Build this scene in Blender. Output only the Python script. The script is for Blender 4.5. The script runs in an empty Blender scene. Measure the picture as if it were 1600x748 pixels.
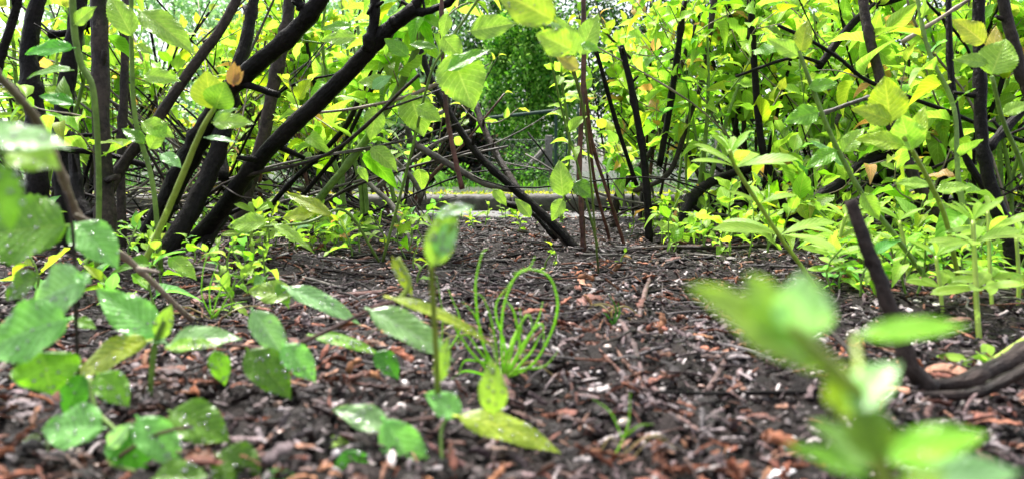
import bpy, math, random
import numpy as np
from mathutils import Vector
R = math.radians
rs = np.random.RandomState(7)
random.seed(7)

# ------------------------------------------------------------------ camera, sky, light
sc = bpy.context.scene
CAM_H, PITCH, F = 0.13, R(5.33), 1200.0          # focal length in photo pixels (1600 wide)
cd = bpy.data.cameras.new('camera'); cam = bpy.data.objects.new('camera', cd)
sc.collection.objects.link(cam); sc.camera = cam
cam.location = (0, 0, CAM_H); cam.rotation_euler = (R(90) - PITCH, 0, 0)
cd.sensor_width = 36; cd.lens = 27; cd.clip_start = 0.01; cd.clip_end = 500
cd.dof.use_dof = True; cd.dof.focus_distance = 1.35; cd.dof.aperture_fstop = 8.8

w = bpy.data.worlds.new('World'); sc.world = w; w.use_nodes = True
nt = w.node_tree; nt.nodes.clear()
sky = nt.nodes.new('ShaderNodeTexSky'); sky.sky_type = 'NISHITA'; sky.sun_disc = False
sky.sun_elevation = R(62); sky.sun_rotation = R(-25); sky.air_density = 1.0; sky.dust_density = 3.0
hs = nt.nodes.new('ShaderNodeHueSaturation'); hs.inputs['Saturation'].default_value = 0.35
bg = nt.nodes.new('ShaderNodeBackground'); bg.inputs['Strength'].default_value = 0.115
wo = nt.nodes.new('ShaderNodeOutputWorld')
nt.links.new(sky.outputs[0], hs.inputs['Color']); nt.links.new(hs.outputs[0], bg.inputs[0]); nt.links.new(bg.outputs[0], wo.inputs[0])

sl = bpy.data.lights.new('sun', 'SUN'); sun = bpy.data.objects.new('sun', sl); sc.collection.objects.link(sun)
sl.energy = 3.0; sl.angle = R(10); sl.color = (1.0, 0.96, 0.9)
# sun high behind the bushes, a little to the left (soft, overcast)
_e, _a = R(62), R(-25)
_to = Vector((math.sin(_a) * math.cos(_e), math.cos(_a) * math.cos(_e), math.sin(_e)))
sun.rotation_euler = _to.to_track_quat('Z', 'Y').to_euler()

sc.view_settings.view_transform = 'Standard'; sc.view_settings.look = 'None'
sc.view_settings.exposure = 1.72; sc.view_settings.gamma = 1.0
sc.render.engine = 'CYCLES'
cy = sc.cycles
cy.max_bounces = 6; cy.diffuse_bounces = 3; cy.glossy_bounces = 2; cy.transmission_bounces = 3; cy.transparent_max_bounces = 6
cy.use_denoising = True; cy.caustics_reflective = False; cy.caustics_refractive = False
cy.sample_clamp_indirect = 6

# ------------------------------------------------------------------ helpers
COL = sc.collection
FWD = np.array([0, math.cos(PITCH), -math.sin(PITCH)]); UPV = np.array([0, math.sin(PITCH), math.cos(PITCH)]); RT = np.array([1., 0, 0])
CP = np.array([0, 0, CAM_H])
def P(px, py, D):
    """point of the real place seen at photo pixel (px, py) and D metres away"""
    return CP + D * (FWD + (px - 800) / F * RT + (374 - py) / F * UPV)
def GD(py, z=0.0):
    """distance at which the ground (height z) is seen at photo row py"""
    k = FWD[2] + (374 - py) / F * UPV[2]
    return (z - CAM_H) / k
def vnoise(x, y, s, seed=0):
    x = np.asarray(x, float) * s; y = np.asarray(y, float) * s
    xi = np.floor(x).astype(np.int64); yi = np.floor(y).astype(np.int64); fx = x - xi; fy = y - yi
    fx = fx * fx * (3 - 2 * fx); fy = fy * fy * (3 - 2 * fy)
    def h(a, b):
        n = (a * 374761393 + b * 668265263 + seed * 974711) & 0x7fffffff
        n = ((n ^ (n >> 13)) * 1274126177) & 0x7fffffff
        return (n & 0xffff) / 65535.0
    return (h(xi, yi) * (1 - fx) + h(xi + 1, yi) * fx) * (1 - fy) + (h(xi, yi + 1) * (1 - fx) + h(xi + 1, yi + 1) * fx) * fy
KY0, KY1, KZ = 2.27, 2.40, 0.05                  # kerb
def gz(x, y):
    x = np.asarray(x, float); y = np.asarray(y, float)
    near = (vnoise(x, y, 3.1, 1) - .5) * .024 + (vnoise(x, y, 11, 2) - .5) * .011 + (vnoise(x, y, 40, 3) - .5) * .006
    near = near * np.clip((2.1 - y) / .5, 0.15, 1)
    far = KZ - .012 - np.clip(y - 3, 0, 12) * .022 - np.clip(y - 15, 0, 300) * .004
    return np.where(y < 2.33, near, far)
def G(px, py):
    p = P(px, py, GD(py)); p[2] = gz(p[0], p[1]); return p
def nrm(v):
    v = np.asarray(v, float); return v / (np.linalg.norm(v, axis=-1, keepdims=True) + 1e-12)

class Geo:
    def __init__(s): s.v = []; s.f = {3: [], 4: []}; s.uv = []; s.c = []; s.n = 0
    def add(s, v, faces, uv=None, col=(1, 1, 1)):
        v = np.asarray(v, float); k = len(v)
        s.v.append(v)
        for f in faces:
            f = np.asarray(f, int)
            if len(f): s.f[f.shape[1]].append(f + s.n)
        s.uv.append(np.zeros((k, 2)) if uv is None else uv)
        c = np.asarray(col, float)
        s.c.append(np.tile(c, (k, 1)) if c.ndim == 1 else c)
        s.n += k
    def inst(s, T, M, loc, col):
        """T=(verts, faces4, uv, tipmask); M (k,3,3) columns x,y,z scaled; loc (k,3); col (k,3)"""
        tv, tf, tuv = T[:3]; k = len(loc); n = len(tv)
        if k == 0: return
        v = np.einsum('kij,nj->kni', M, tv) + np.asarray(loc)[:, None, :]
        f = (tf[None] + (np.arange(k) * n)[:, None, None]).reshape(-1, tf.shape[1])
        s.add(v.reshape(-1, 3), [f], np.tile(tuv, (k, 1)), np.repeat(np.asarray(col, float), n, 0))
    def build(s, name, mat, parent=None, smooth=True):
        V = np.concatenate(s.v); me = bpy.data.meshes.new(name)
        me.vertices.add(len(V)); me.vertices.foreach_set('co', V.ravel().astype(np.float32))
        fs = [np.concatenate(s.f[k]) for k in (3, 4) if s.f[k]]
        loops = np.concatenate([f.ravel() for f in fs]); sizes = np.concatenate([np.full(len(f), f.shape[1]) for f in fs])
        starts = np.concatenate([[0], np.cumsum(sizes)[:-1]])
        me.loops.add(len(loops)); me.loops.foreach_set('vertex_index', loops.astype(np.int32))
        me.polygons.add(len(sizes)); me.polygons.foreach_set('loop_start', starts.astype(np.int32))
        me.polygons.foreach_set('loop_total', sizes.astype(np.int32))
        if smooth: me.polygons.foreach_set('use_smooth', np.ones(len(sizes), bool))
        UV = np.concatenate(s.uv); l = me.uv_layers.new(name='UVMap'); l.data.foreach_set('uv', UV[loops].ravel().astype(np.float32))
        C = np.concatenate(s.c); a = me.color_attributes.new('col', 'FLOAT_COLOR', 'POINT')
        a.data.foreach_set('color', np.concatenate([C, np.ones((len(C), 1))], 1).ravel().astype(np.float32))
        me.update(); me.validate()
        me.materials.append(mat)
        o = bpy.data.objects.new(name, me); COL.objects.link(o)
        if parent is not None: o.parent = parent; o.matrix_parent_inverse = parent.matrix_world.inverted() if parent.parent is None else parent.matrix_world.inverted()
        return o
ORIG = {}
def settle(o, p):
    """give a mesh built in world space a local origin at p"""
    p = Vector([float(a) for a in p]); me = o.data
    from mathutils import Matrix
    me.transform(Matrix.Translation(-p)); o.location = p
def tag(o, label=None, cat=None, group=None, kind=None):
    if label: o['label'] = label
    if cat: o['category'] = cat
    if group: o['group'] = group
    if kind: o['kind'] = kind
    return o
def thing(name, label, cat, loc, group=None):
    o = bpy.data.objects.new(name, None); COL.objects.link(o); o.location = [float(a) for a in loc]
    o.empty_display_size = .02
    from mathutils import Matrix
    o.matrix_world = Matrix.Translation(o.location)
    return tag(o, label, cat, group)

def smooth_path(pts, rad, seg=5):
    pts = np.asarray(pts, float); rad = np.asarray(rad, float)
    if len(pts) < 3:
        t = np.linspace(0, 1, seg * 2 + 1)[:, None]; return pts[0] + (pts[1] - pts[0]) * t, rad[0] + (rad[-1] - rad[0]) * t[:, 0]
    E = np.vstack([2 * pts[0] - pts[1], pts, 2 * pts[-1] - pts[-2]]); o = []; r = []
    for i in range(1, len(E) - 2):
        p0, p1, p2, p3 = E[i - 1:i + 3]
        for k in range(seg):
            t = k / seg
            o.append(.5 * ((2 * p1) + (-p0 + p2) * t + (2 * p0 - 5 * p1 + 4 * p2 - p3) * t * t + (-p0 + 3 * p1 - 3 * p2 + p3) * t ** 3))
            r.append(rad[i - 1] * (1 - t) + rad[i] * t)
    o.append(pts[-1]); r.append(rad[-1])
    return np.array(o), np.array(r)
def tube(g, pts, rad, sides=8, rough=.06, seg=5, col=(1, 1, 1), wob=0.0, cap=True, knots=0, flat=1.0):
    pts = np.asarray(pts, float)
    rad = np.interp(np.linspace(0, 1, len(pts)), np.linspace(0, 1, len(np.atleast_1d(rad))), np.atleast_1d(rad)) if np.ndim(rad) else np.full(len(pts), float(rad))
    p, r = smooth_path(pts, rad, seg); n = len(p)
    if wob: p = p + np.cumsum(rs.normal(0, 1, (n, 3)), 0) * wob * r.mean() * .25 * (np.linspace(0, 1, n) * np.linspace(1, 0, n) * 4)[:, None] + rs.normal(0, 1, (n, 3)) * wob * r[:, None] * .12
    tn = nrm(np.gradient(p, axis=0))
    ref = np.array([0.3, 0.9, 0.2]) if abs(tn[0][1]) < .9 else np.array([1., 0, 0])
    X = []; a = nrm(np.cross(tn[0], ref))
    for i in range(n):
        a = nrm(a - tn[i] * np.dot(a, tn[i])); X.append(a)
    X = np.array(X); Y = np.cross(tn, X)
    th = np.linspace(0, 2 * np.pi, sides, endpoint=False)
    rr = r[:, None] * (1 + rs.normal(0, rough, (n, sides))) if rough else np.repeat(r[:, None], sides, 1)
    if knots:
        for i in rs.randint(1, max(2, n - 1), knots): rr[i] *= 1.22
    V = p[:, None] + rr[..., None] * (np.cos(th)[None, :, None] * X[:, None] + flat * np.sin(th)[None, :, None] * Y[:, None])
    V = V.reshape(-1, 3)
    i = np.arange(n - 1)[:, None] * sides; j = np.arange(sides)[None]; j2 = (j + 1) % sides
    q = np.stack([i + j, i + j2, i + sides + j2, i + sides + j], -1).reshape(-1, 4)
    L = np.concatenate([[0], np.cumsum(np.linalg.norm(np.diff(p, axis=0), axis=1))])
    uv = np.stack([np.tile(th / 6.283, n), np.repeat(L, sides)], 1)
    faces = [q]
    if cap:
        V = np.vstack([V, p[0], p[-1]]); uv = np.vstack([uv, [[0, 0]], [[0, L[-1]]]])
        k = np.arange(sides); k2 = (k + 1) % sides
        faces.append(np.stack([k2, k, np.full(sides, n * sides)], 1)); faces.append(np.stack([(n - 1) * sides + k, (n - 1) * sides + k2, np.full(sides, n * sides + 1)], 1))
    g.add(V, faces, uv, col)
    return p, r
def stemobj(name, parent, mat, pts, rad, **k):
    g = Geo(); p, r = tube(g, pts, rad, **k); return g.build(name, mat, parent), p, r

# ------------------------------------------------------------------ leaves
def leaf_template(nv=8, nu=4, wr=.5, curl=.25, fold=.12, serr=0.0, teeth=9, tip=1.0, wave=0.0, pet=.12, shape=.8):
    """leaf along +y, 0..1, petiole in the first part; nu is even"""
    vs = np.linspace(0, 1, nv + 1); us = np.linspace(-1, 1, nu + 1); V = []; U = []
    for v in vs:
        ea, eb = (.62, 1.0) if shape < 1 else (1.1, .6)
        vm = ea / (ea + eb); ww = (v ** ea * (1 - v) ** eb) / (vm ** ea * (1 - vm) ** eb) if 0 < v < 1 else 0
        ww = max(ww, .012) * wr * .5
        for u in us:
            e = abs(u) ** 4
            wv = ww * (1 + serr * e * (((v * teeth) % 1.0) - .5))
            x = u * wv * (1 + .06 * math.sin(v * 5 + u))
            z = -curl * v * v + fold * abs(u) * ww * 2 - .12 * abs(u) ** 2 * ww + wave * math.sin(v * 14 + u * 2) * e * wr * .12
            V.append((x, v - .10 * curl * v * v, z)); U.append((u * .5 + .5, v))
    V = np.array(V); n = nu + 1
    V[:, 1] = pet + V[:, 1] * (1 - pet)
    i = np.arange(nv)[:, None] * n; j = np.arange(nu)[None]
    q = np.stack([i + j, i + j + 1, i + n + j + 1, i + n + j], -1).reshape(-1, 4)
    k = len(V)   # petiole: a narrow folded strip
    pw = .012
    V = np.vstack([V, [(-pw, 0, 0), (pw, 0, 0), (-pw, pet * 1.1, 0.0), (pw, pet * 1.1, 0.0), (0, 0, -pw * 1.6), (0, pet * 1.1, -pw * 1.6)]])
    U = np.vstack([np.array(U), [(.5, 0)] * 6])
    q = np.vstack([q, [[k, k + 1, k + 3, k + 2], [k + 4, k, k + 2, k + 5], [k + 1, k + 4, k + 5, k + 3]]])
    return V, q, U
LT = [leaf_template(8, 4, w_, c, f, serr=.12, teeth=4.3, wave=wv_) for w_, c, f, wv_ in ((.50, .1, .25, .3), (.56, .3, .2, .8), (.44, .5, .45, .4), (.5, -.12, .3, 1.0), (.6, .2, .1, .6), (.42, .75, .25, .3), (.36, .35, .5, .9), (.55, .9, .4, .5))]
LTs = [leaf_template(3, 2, .52, c, f) for c, f in ((.1, .25), (.3, .2), (.45, .35))]
LTn = [leaf_template(5, 2, .26, c, .2) for c in (.1, .35, .6)]
LTbig = lambda wr, curl, fold: leaf_template(44, 12, wr * .98, curl, fold, serr=.11, teeth=15, wave=.5, pet=.06, shape=.85)

def frames(d, n):
    d = nrm(d); x = nrm(np.cross(d, n)); z = np.cross(x, d)
    return np.stack([x, d, z], -1)
def scatter_leaves(g, pos, dirs, nor, size, cols, temps=LT):
    pos = np.asarray(pos); k = len(pos)
    if k == 0: return
    M = frames(dirs, nor) * np.asarray(size)[:, None, None]; t = rs.randint(0, len(temps), k)
    for i, T in enumerate(temps):
        m = t == i
        if m.any(): g.inst(T, M[m], pos[m], cols[m])
LIME = np.array((.36, .60, .075)); GREEN = np.array((.20, .47, .03)); DEEP = np.array((.06, .23, .02)); YEL = np.array((.44, .58, .04)); PEACH = np.array((.66, .38, .12)); SAGE = np.array((.29, .58, .20)); MINT = np.array((.24, .60, .13))
def lcol(k, weights=((LIME, .55), (GREEN, .22), (YEL, .12), (PEACH, .03), (MINT, .05)), var=.16):
    cs = np.array([c for c, _ in weights]); p = np.array([q for _, q in weights]); p = p / p.sum()
    c = cs[rs.choice(len(cs), k, p=p)]
    return np.clip(c * (1 + rs.normal(0, var, (k, 1))) + rs.normal(0, .01, (k, 3)), .004, .9)
def shoot_leaves(g, p, n, size, start=.15, wts=None, temps=LT, droop=.1, jit=.5, whorl=1, tipcl=True):
    """alternate leaves along the polyline p"""
    L = np.concatenate([[0], np.cumsum(np.linalg.norm(np.diff(p, axis=0), axis=1))]); t = np.linspace(start, 1, n) * L[-1]
    pos = np.stack([np.interp(t, L, p[:, i]) for i in range(3)], 1); tn = nrm(np.gradient(p, axis=0)); tn = nrm(np.stack([np.interp(t, L, tn[:, i]) for i in range(3)], 1))
    if whorl > 1:
        pos = np.repeat(pos, whorl, 0); tn = np.repeat(tn, whorl, 0); n = len(pos)
        ang = np.arange(n) * 2 * np.pi / whorl + (np.arange(n) // whorl) * .6
    else: ang = np.arange(n) * 2.4 + rs.uniform(0, 6) + rs.normal(0, .3, n)
    a = nrm(np.cross(tn, [0.1, .97, .2])); b = np.cross(tn, a)
    rad = np.cos(ang)[:, None] * a + np.sin(ang)[:, None] * b
    f = np.linspace(0, 1, n)[:, None]
    d = nrm(rad * (1 - .45 * f) + tn * (.35 + .7 * f) + np.array([0, 0, -droop]) + rs.normal(0, .15, (n, 3)))
    nor = nrm(np.array([0, 0, 1.]) + tn * .4 + rs.normal(0, jit, (n, 3)))
    s = size * (1 - .45 * f[:, 0] ** 2) * rs.uniform(.6, 1.15, n)
    c = lcol(n, wts) if wts else lcol(n)
    if tipcl:
        m = f[:, 0] > .88; c[m] = c[m] * .5 + (YEL * .55 + PEACH * .45) * .5
    scatter_leaves(g, pos, d, nor, s, c, temps)
# ------------------------------------------------------------------ materials
def mat(name):
    m = bpy.data.materials.new(name); m.use_nodes = True; nt = m.node_tree; nt.nodes.clear()
    return m, nt, lambda t, **k: _node(nt, t, **k)
def _node(nt, t, **k):
    n = nt.nodes.new('ShaderNode' + t)
    for a, b in k.items():
        if a.startswith('i_'): n.inputs[a[2:].replace('_', ' ')].default_value = b
        else: setattr(n, a, b)
    return n
def ramp(nd, nt, src, stops):
    r = nd('ValToRGB'); e = r.color_ramp.elements
    while len(e) > 1: e.remove(e[-1])
    e[0].position = stops[0][0]; e[0].color = (*stops[0][1], 1)
    for p, c in stops[1:]:
        x = e.new(p); x.color = (*c, 1)
    nt.links.new(src, r.inputs[0]); return r.outputs[0]
def leaf_mat(name, trans=.5, rough=.35, veins=True, wet=0.0, spec=.5):
    m, nt, nd = mat(name); L = nt.links.new
    at = nd('Attribute', attribute_name='col'); tc = nd('TexCoord'); geo = nd('NewGeometry')
    sep = nd('SeparateXYZ'); L(tc.outputs['UV'], sep.inputs[0])
    au = nd('Math', operation='SUBTRACT'); L(sep.outputs[0], au.inputs[0]); au.inputs[1].default_value = .5
    ab = nd('Math', operation='ABSOLUTE'); L(au.outputs[0], ab.inputs[0])
    nz = nd('TexNoise', i_Scale=260.0 if wet else 60.0, i_Detail=3.0); L(geo.outputs['Position'], nz.inputs['Vector'])
    col = nd('MixRGB', blend_type='MULTIPLY'); L(at.outputs['Color'], col.inputs[1])
    L(ramp(nd, nt, nz.outputs[0], [(.3, (.72, .78, .7)), (.7, (1.12, 1.1, 1.1))]), col.inputs[2]); col.inputs[0].default_value = .8
    c = col.outputs[0]; bumpsrc = nz.outputs[0]
    if veins:
        # side veins: stripes of v + |u|, plus the midrib
        ad = nd('Math', operation='MULTIPLY_ADD'); L(ab.outputs[0], ad.inputs[0]); ad.inputs[1].default_value = -.55; L(sep.outputs[1], ad.inputs[2])
        sn = nd('Math', operation='MULTIPLY'); L(ad.outputs[0], sn.inputs[0]); sn.inputs[1].default_value = 9.0
        fr = nd('Math', operation='FRACT'); L(sn.outputs[0], fr.inputs[0])
        pk = nd('Math', operation='PINGPONG'); L(fr.outputs[0], pk.inputs[0]); pk.inputs[1].default_value = .5
        vv = ramp(nd, nt, pk.outputs[0], [(0.0, (1, 1, 1)), (.09, (0, 0, 0))])
        mr = ramp(nd, nt, ab.outputs[0], [(0.0, (1, 1, 1)), (.035, (0, 0, 0))])
        mx = nd('Math', operation='MAXIMUM'); L(vv, mx.inputs[0]); L(mr, mx.inputs[1])
        vc = nd('MixRGB', blend_type='MIX'); L(mx.outputs[0], vc.inputs[0]); L(c, vc.inputs[1])
        sc_ = nd('MixRGB', blend_type='MULTIPLY'); sc_.inputs[0].default_value = 1; L(c, sc_.inputs[1]); sc_.inputs[2].default_value = (1.7, 1.35, 2.2, 1); L(sc_.outputs[0], vc.inputs[2])
        c = vc.outputs[0]
        hb = nd('Math', operation='MULTIPLY_ADD'); L(pk.outputs[0], hb.inputs[0]); hb.inputs[1].default_value = 1.2; L(nz.outputs[0], hb.inputs[2]); bumpsrc = hb.outputs[0]
    bp = nd('Bump', i_Strength=.45, i_Distance=.0009); L(bumpsrc, bp.inputs['Height'])
    b = nd('BsdfPrincipled'); b.inputs['Roughness'].default_value = rough; b.inputs['Specular IOR Level'].default_value = spec
    L(c, b.inputs['Base Color']); L(bp.outputs[0], b.inputs['Normal'])
    if wet:
        vo = nd('TexVoronoi', i_Scale=420.0, i_Randomness=1.0); L(geo.outputs['Position'], vo.inputs['Vector'])
        dr = ramp(nd, nt, vo.outputs['Distance'], [(0.0, (1, 1, 1)), (.32, (.7, .7, .7)), (.40, (0, 0, 0))])
        b2 = nd('Bump', i_Strength=wet, i_Distance=.0012); L(dr, b2.inputs['Height']); L(bp.outputs[0], b2.inputs['Normal'])
        L(b2.outputs[0], b.inputs['Normal'])
        rr = nd('MapRange'); L(dr, rr.inputs[0]); rr.inputs[3].default_value = rough; rr.inputs[4].default_value = .06; L(rr.outputs[0], b.inputs['Roughness'])
        b.inputs['Coat Weight'].default_value = .35; b.inputs['Coat Roughness'].default_value = .22
    t = nd('BsdfTranslucent'); gm = nd('MixRGB', blend_type='MULTIPLY'); gm.inputs[0].default_value = 1; L(c, gm.inputs[1]); gm.inputs[2].default_value = (1.15, 1.25, .7, 1)
    L(gm.outputs[0], t.inputs[0]); mxs = nd('MixShader'); mxs.inputs[0].default_value = trans
    L(b.outputs[0], mxs.inputs[1]); L(t.outputs[0], mxs.inputs[2]); o = nd('OutputMaterial'); L(mxs.outputs[0], o.inputs[0])
    return m
M_LEAF = leaf_mat('shrub_leaf', .55, .42, spec=.3)
M_WET = leaf_mat('wet_leaf', .45, .32, wet=.5, spec=.4)
M_SOFT = leaf_mat('glossy_wet_leaf', .45, .2, wet=.35, spec=.6)
M_FAR = leaf_mat('far_leaf', .45, .5, veins=False, spec=.25)
M_BLADE = leaf_mat('grass_blade', .45, .35, veins=False)

def bark_mat(name, c1, c2, rough=.5, scale=1.0, bump=.6, spec=.35):
    m, nt, nd = mat(name); L = nt.links.new; geo = nd('NewGeometry'); tc = nd('TexCoord')
    mp = nd('Mapping'); mp.inputs['Scale'].default_value = (10, 60, 1); L(tc.outputs['UV'], mp.inputs[0])
    n1 = nd('TexNoise', i_Scale=150.0 * scale, i_Detail=5.0, i_Roughness=.65); L(geo.outputs['Position'], n1.inputs['Vector'])
    n2 = nd('TexNoise', i_Scale=1.6, i_Detail=4.0); L(mp.outputs[0], n2.inputs['Vector'])
    n3 = nd('TexNoise', i_Scale=25.0 * scale, i_Detail=2.0); L(geo.outputs['Position'], n3.inputs['Vector'])
    mm = nd('Math', operation='MULTIPLY'); L(n1.outputs[0], mm.inputs[0]); L(n3.outputs[0], mm.inputs[1])
    c = ramp(nd, nt, mm.outputs[0], [(.14, c1), (.36, c2)])
    n4 = nd('TexNoise', i_Scale=60.0, i_Detail=6.0, i_Roughness=.75); L(geo.outputs['Position'], n4.inputs['Vector'])
    li = nd('MixRGB'); L(ramp(nd, nt, n4.outputs[0], [(.62, (0, 0, 0)), (.70, (.6, .6, .6))]), li.inputs[0]); L(c, li.inputs[1]); li.inputs[2].default_value = (c2[0] * 2.6 + .01, c2[1] * 2.8 + .012, c2[2] * 2.4 + .008, 1); c = li.outputs[0]
    at = nd('Attribute', attribute_name='col'); cm = nd('MixRGB', blend_type='MULTIPLY'); cm.inputs[0].default_value = 1; L(c, cm.inputs[1]); L(at.outputs['Color'], cm.inputs[2])
    ad = nd('Math', operation='ADD'); L(n1.outputs[0], ad.inputs[0]); L(n2.outputs[0], ad.inputs[1])
    bp = nd('Bump', i_Strength=bump, i_Distance=.002); L(ad.outputs[0], bp.inputs['Height'])
    b = nd('BsdfPrincipled'); b.inputs['Specular IOR Level'].default_value = spec; L(cm.outputs[0], b.inputs['Base Color']); L(bp.outputs[0], b.inputs['Normal'])
    rr = nd('MapRange'); L(n3.outputs[0], rr.inputs[0]); rr.inputs[1].default_value = .3; rr.inputs[2].default_value = .7; rr.inputs[3].default_value = rough - .2; rr.inputs[4].default_value = rough + .2
    L(rr.outputs[0], b.inputs['Roughness']); o = nd('OutputMaterial'); L(b.outputs[0], o.inputs[0]); return m
B_BLACK = bark_mat('wet_black_bark', (.002, .0018, .0018), (.014, .011, .0105), .5, 1, 1.0, spec=.12)
B_BROWN = bark_mat('dark_brown_bark', (.010, .007, .006), (.060, .044, .038), .6, 1, .9, spec=.2)
B_GREY = bark_mat('grey_bark', (.05, .042, .038), (.20, .175, .155), .6)
B_RED = bark_mat('red_brown_bark', (.035, .012, .010), (.16, .065, .05), .5)
B_TAN = bark_mat('pale_tan_stem', (.16, .12, .09), (.38, .31, .24), .6, 1, .4)
B_GREEN = bark_mat('green_stem', (.09, .16, .03), (.20, .32, .06), .45, 1, .25)
B_LIME = bark_mat('lime_stem', (.22, .30, .04), (.34, .46, .07), .4, 1, .2)
B_LITTER = bark_mat('dead_wood', (.22, .2, .2), (1.0, .95, .95), .5, 2.5, 1.0, spec=.28)

def stone_mat():
    m, nt, nd = mat('pebble_stone'); L = nt.links.new; geo = nd('NewGeometry'); at = nd('Attribute', attribute_name='col')
    n = nd('TexNoise', i_Scale=350.0, i_Detail=4.0); L(geo.outputs['Position'], n.inputs['Vector'])
    cm = nd('MixRGB', blend_type='MULTIPLY'); cm.inputs[0].default_value = 1; L(at.outputs['Color'], cm.inputs[1]); L(ramp(nd, nt, n.outputs[0], [(.3, (.55, .5, .48)), (.65, (1.1, 1.1, 1.1))]), cm.inputs[2])
    bp = nd('Bump', i_Strength=.3, i_Distance=.001); L(n.outputs[0], bp.inputs['Height'])
    b = nd('BsdfPrincipled', i_Roughness=.28); L(cm.outputs[0], b.inputs['Base Color']); L(bp.outputs[0], b.inputs['Normal']); o = nd('OutputMaterial'); L(b.outputs[0], o.inputs[0]); return m
M_STONE = stone_mat()

def soil_mat():
    m, nt, nd = mat('wet_dark_soil'); L = nt.links.new; geo = nd('NewGeometry')
    n1 = nd('TexNoise', i_Scale=60.0, i_Detail=8.0, i_Roughness=.7); L(geo.outputs['Position'], n1.inputs['Vector'])
    n2 = nd('TexNoise', i_Scale=420.0, i_Detail=4.0, i_Roughness=.6); L(geo.outputs['Position'], n2.inputs['Vector'])
    n3 = nd('TexNoise', i_Scale=6.0, i_Detail=3.0); L(geo.outputs['Position'], n3.inputs['Vector'])
    c = ramp(nd, nt, n1.outputs[0], [(.3, (.004, .003, .003)), (.52, (.014, .010, .009)), (.72, (.05, .036, .033))])
    # past the kerb the ground is grassy, its greens darkened for shade
    sep = nd('SeparateXYZ'); L(geo.outputs['Position'], sep.inputs[0])
    gr = nd('MapRange'); L(sep.outputs[1], gr.inputs[0]); gr.inputs[1].default_value = 2.5; gr.inputs[2].default_value = 2.9
    gc = ramp(nd, nt, n1.outputs[0], [(.3, (.008, .014, .005)), (.7, (.04, .06, .016))])
    mx = nd('MixRGB'); L(gr.outputs[0], mx.inputs[0]); L(c, mx.inputs[1]); L(gc, mx.inputs[2])
    ad = nd('Math', operation='ADD'); L(n1.outputs[0], ad.inputs[0]); L(n2.outputs[0], ad.inputs[1])
    bp = nd('Bump', i_Strength=.9, i_Distance=.004); L(ad.outputs[0], bp.inputs['Height'])
    b = nd('BsdfPrincipled'); b.inputs['Specular IOR Level'].default_value = .13; L(mx.outputs[0], b.inputs['Base Color']); L(bp.outputs[0], b.inputs['Normal'])
    rr = nd('MapRange'); L(n3.outputs[0], rr.inputs[0]); rr.inputs[1].default_value = .35; rr.inputs[2].default_value = .65; rr.inputs[3].default_value = .35; rr.inputs[4].default_value = .8; L(rr.outputs[0], b.inputs['Roughness'])
    o = nd('OutputMaterial'); L(b.outputs[0], o.inputs[0]); return m
def plain_mat(name, c1, c2, scale, rough=.6, bump=.5, dist=.003, metal=0):
    m, nt, nd = mat(name); L = nt.links.new; geo = nd('NewGeometry')
    n1 = nd('TexNoise', i_Scale=scale, i_Detail=6.0, i_Roughness=.65); L(geo.outputs['Position'], n1.inputs['Vector'])
    c = ramp(nd, nt, n1.outputs[0], [(.32, c1), (.68, c2)])
    bp = nd('Bump', i_Strength=bump, i_Distance=dist); L(n1.outputs[0], bp.inputs['Height'])
    b = nd('BsdfPrincipled', i_Roughness=rough, i_Metallic=metal); L(c, b.inputs['Base Color']); L(bp.outputs[0], b.inputs['Normal']); o = nd('OutputMaterial'); L(b.outputs[0], o.inputs[0]); return m
M_SOIL = soil_mat()
def drop_mat():
    m, nt, nd = mat('water'); L = nt.links.new; t = nd('BsdfTransparent'); gl = nd('BsdfGlossy', i_Roughness=.08); fr = nd('Fresnel', i_IOR=1.45)
    ad = nd('Math', operation='ADD'); L(fr.outputs[0], ad.inputs[0]); ad.inputs[1].default_value = .22; mx = nd('MixShader'); L(ad.outputs[0], mx.inputs[0]); L(t.outputs[0], mx.inputs[1]); L(gl.outputs[0], mx.inputs[2])
    o = nd('OutputMaterial'); L(mx.outputs[0], o.inputs[0]); return m
M_DROP = drop_mat()
M_CONC = plain_mat('weathered_concrete', (.02, .018, .015), (.11, .10, .09), 45, .7, .8)
M_SLAB = plain_mat('grey_edging_stone', (.03, .028, .026), (.14, .135, .13), 70, .55, .6)
M_POST = plain_mat('concrete_post', (.10, .09, .08), (.26, .24, .22), 30, .8, .4)
M_GREENM = plain_mat('green_painted_metal', (.012, .04, .026), (.02, .06, .04), 8, .75, .1)
M_WIRE = plain_mat('wire', (.14, .15, .14), (.3, .31, .3), 20, .45, .1, metal=.5)

# ------------------------------------------------------------------ ground sheet and kerb
def axis(dense, lim, grow):
    a = list(dense); s = dense[-1] - dense[-2]
    while a[-1] < lim: s *= grow; a.append(a[-1] + s)
    return a
ys = [-60, -20, -6, -2, -.6, -.2, 0, .06, .12]; y = .16
while y < 2.3: ys.append(y); y += .003 + y * .006
ys = axis(ys, 320, 1.25)
xd = axis(np.arange(0, 1.3, .005), 300, 1.22); xs = np.array([-a for a in xd[:0:-1]] + list(xd)); ys = np.array(ys)
X, Y = np.meshgrid(xs, ys); Z = gz(X, Y)
fine = (np.abs(X) < 1.4) & (Y > 0) & (Y < 2.2); Z = Z + np.where(fine, (vnoise(X, Y, 75, 21) - .5) * .010 + (vnoise(X, Y, 170, 22) - .5) * .005 + rs.normal(0, .0007, X.shape), 0)
g = Geo(); nx = len(xs); i = np.arange(len(ys) - 1)[:, None] * nx; j = np.arange(nx - 1)[None]
g.add(np.stack([X, Y, Z], -1).reshape(-1, 3), [np.stack([i + j, i + j + 1, i + nx + j + 1, i + nx + j], -1).reshape(-1, 4)])
tag(g.build('ground', M_SOIL), kind='structure')

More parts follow.
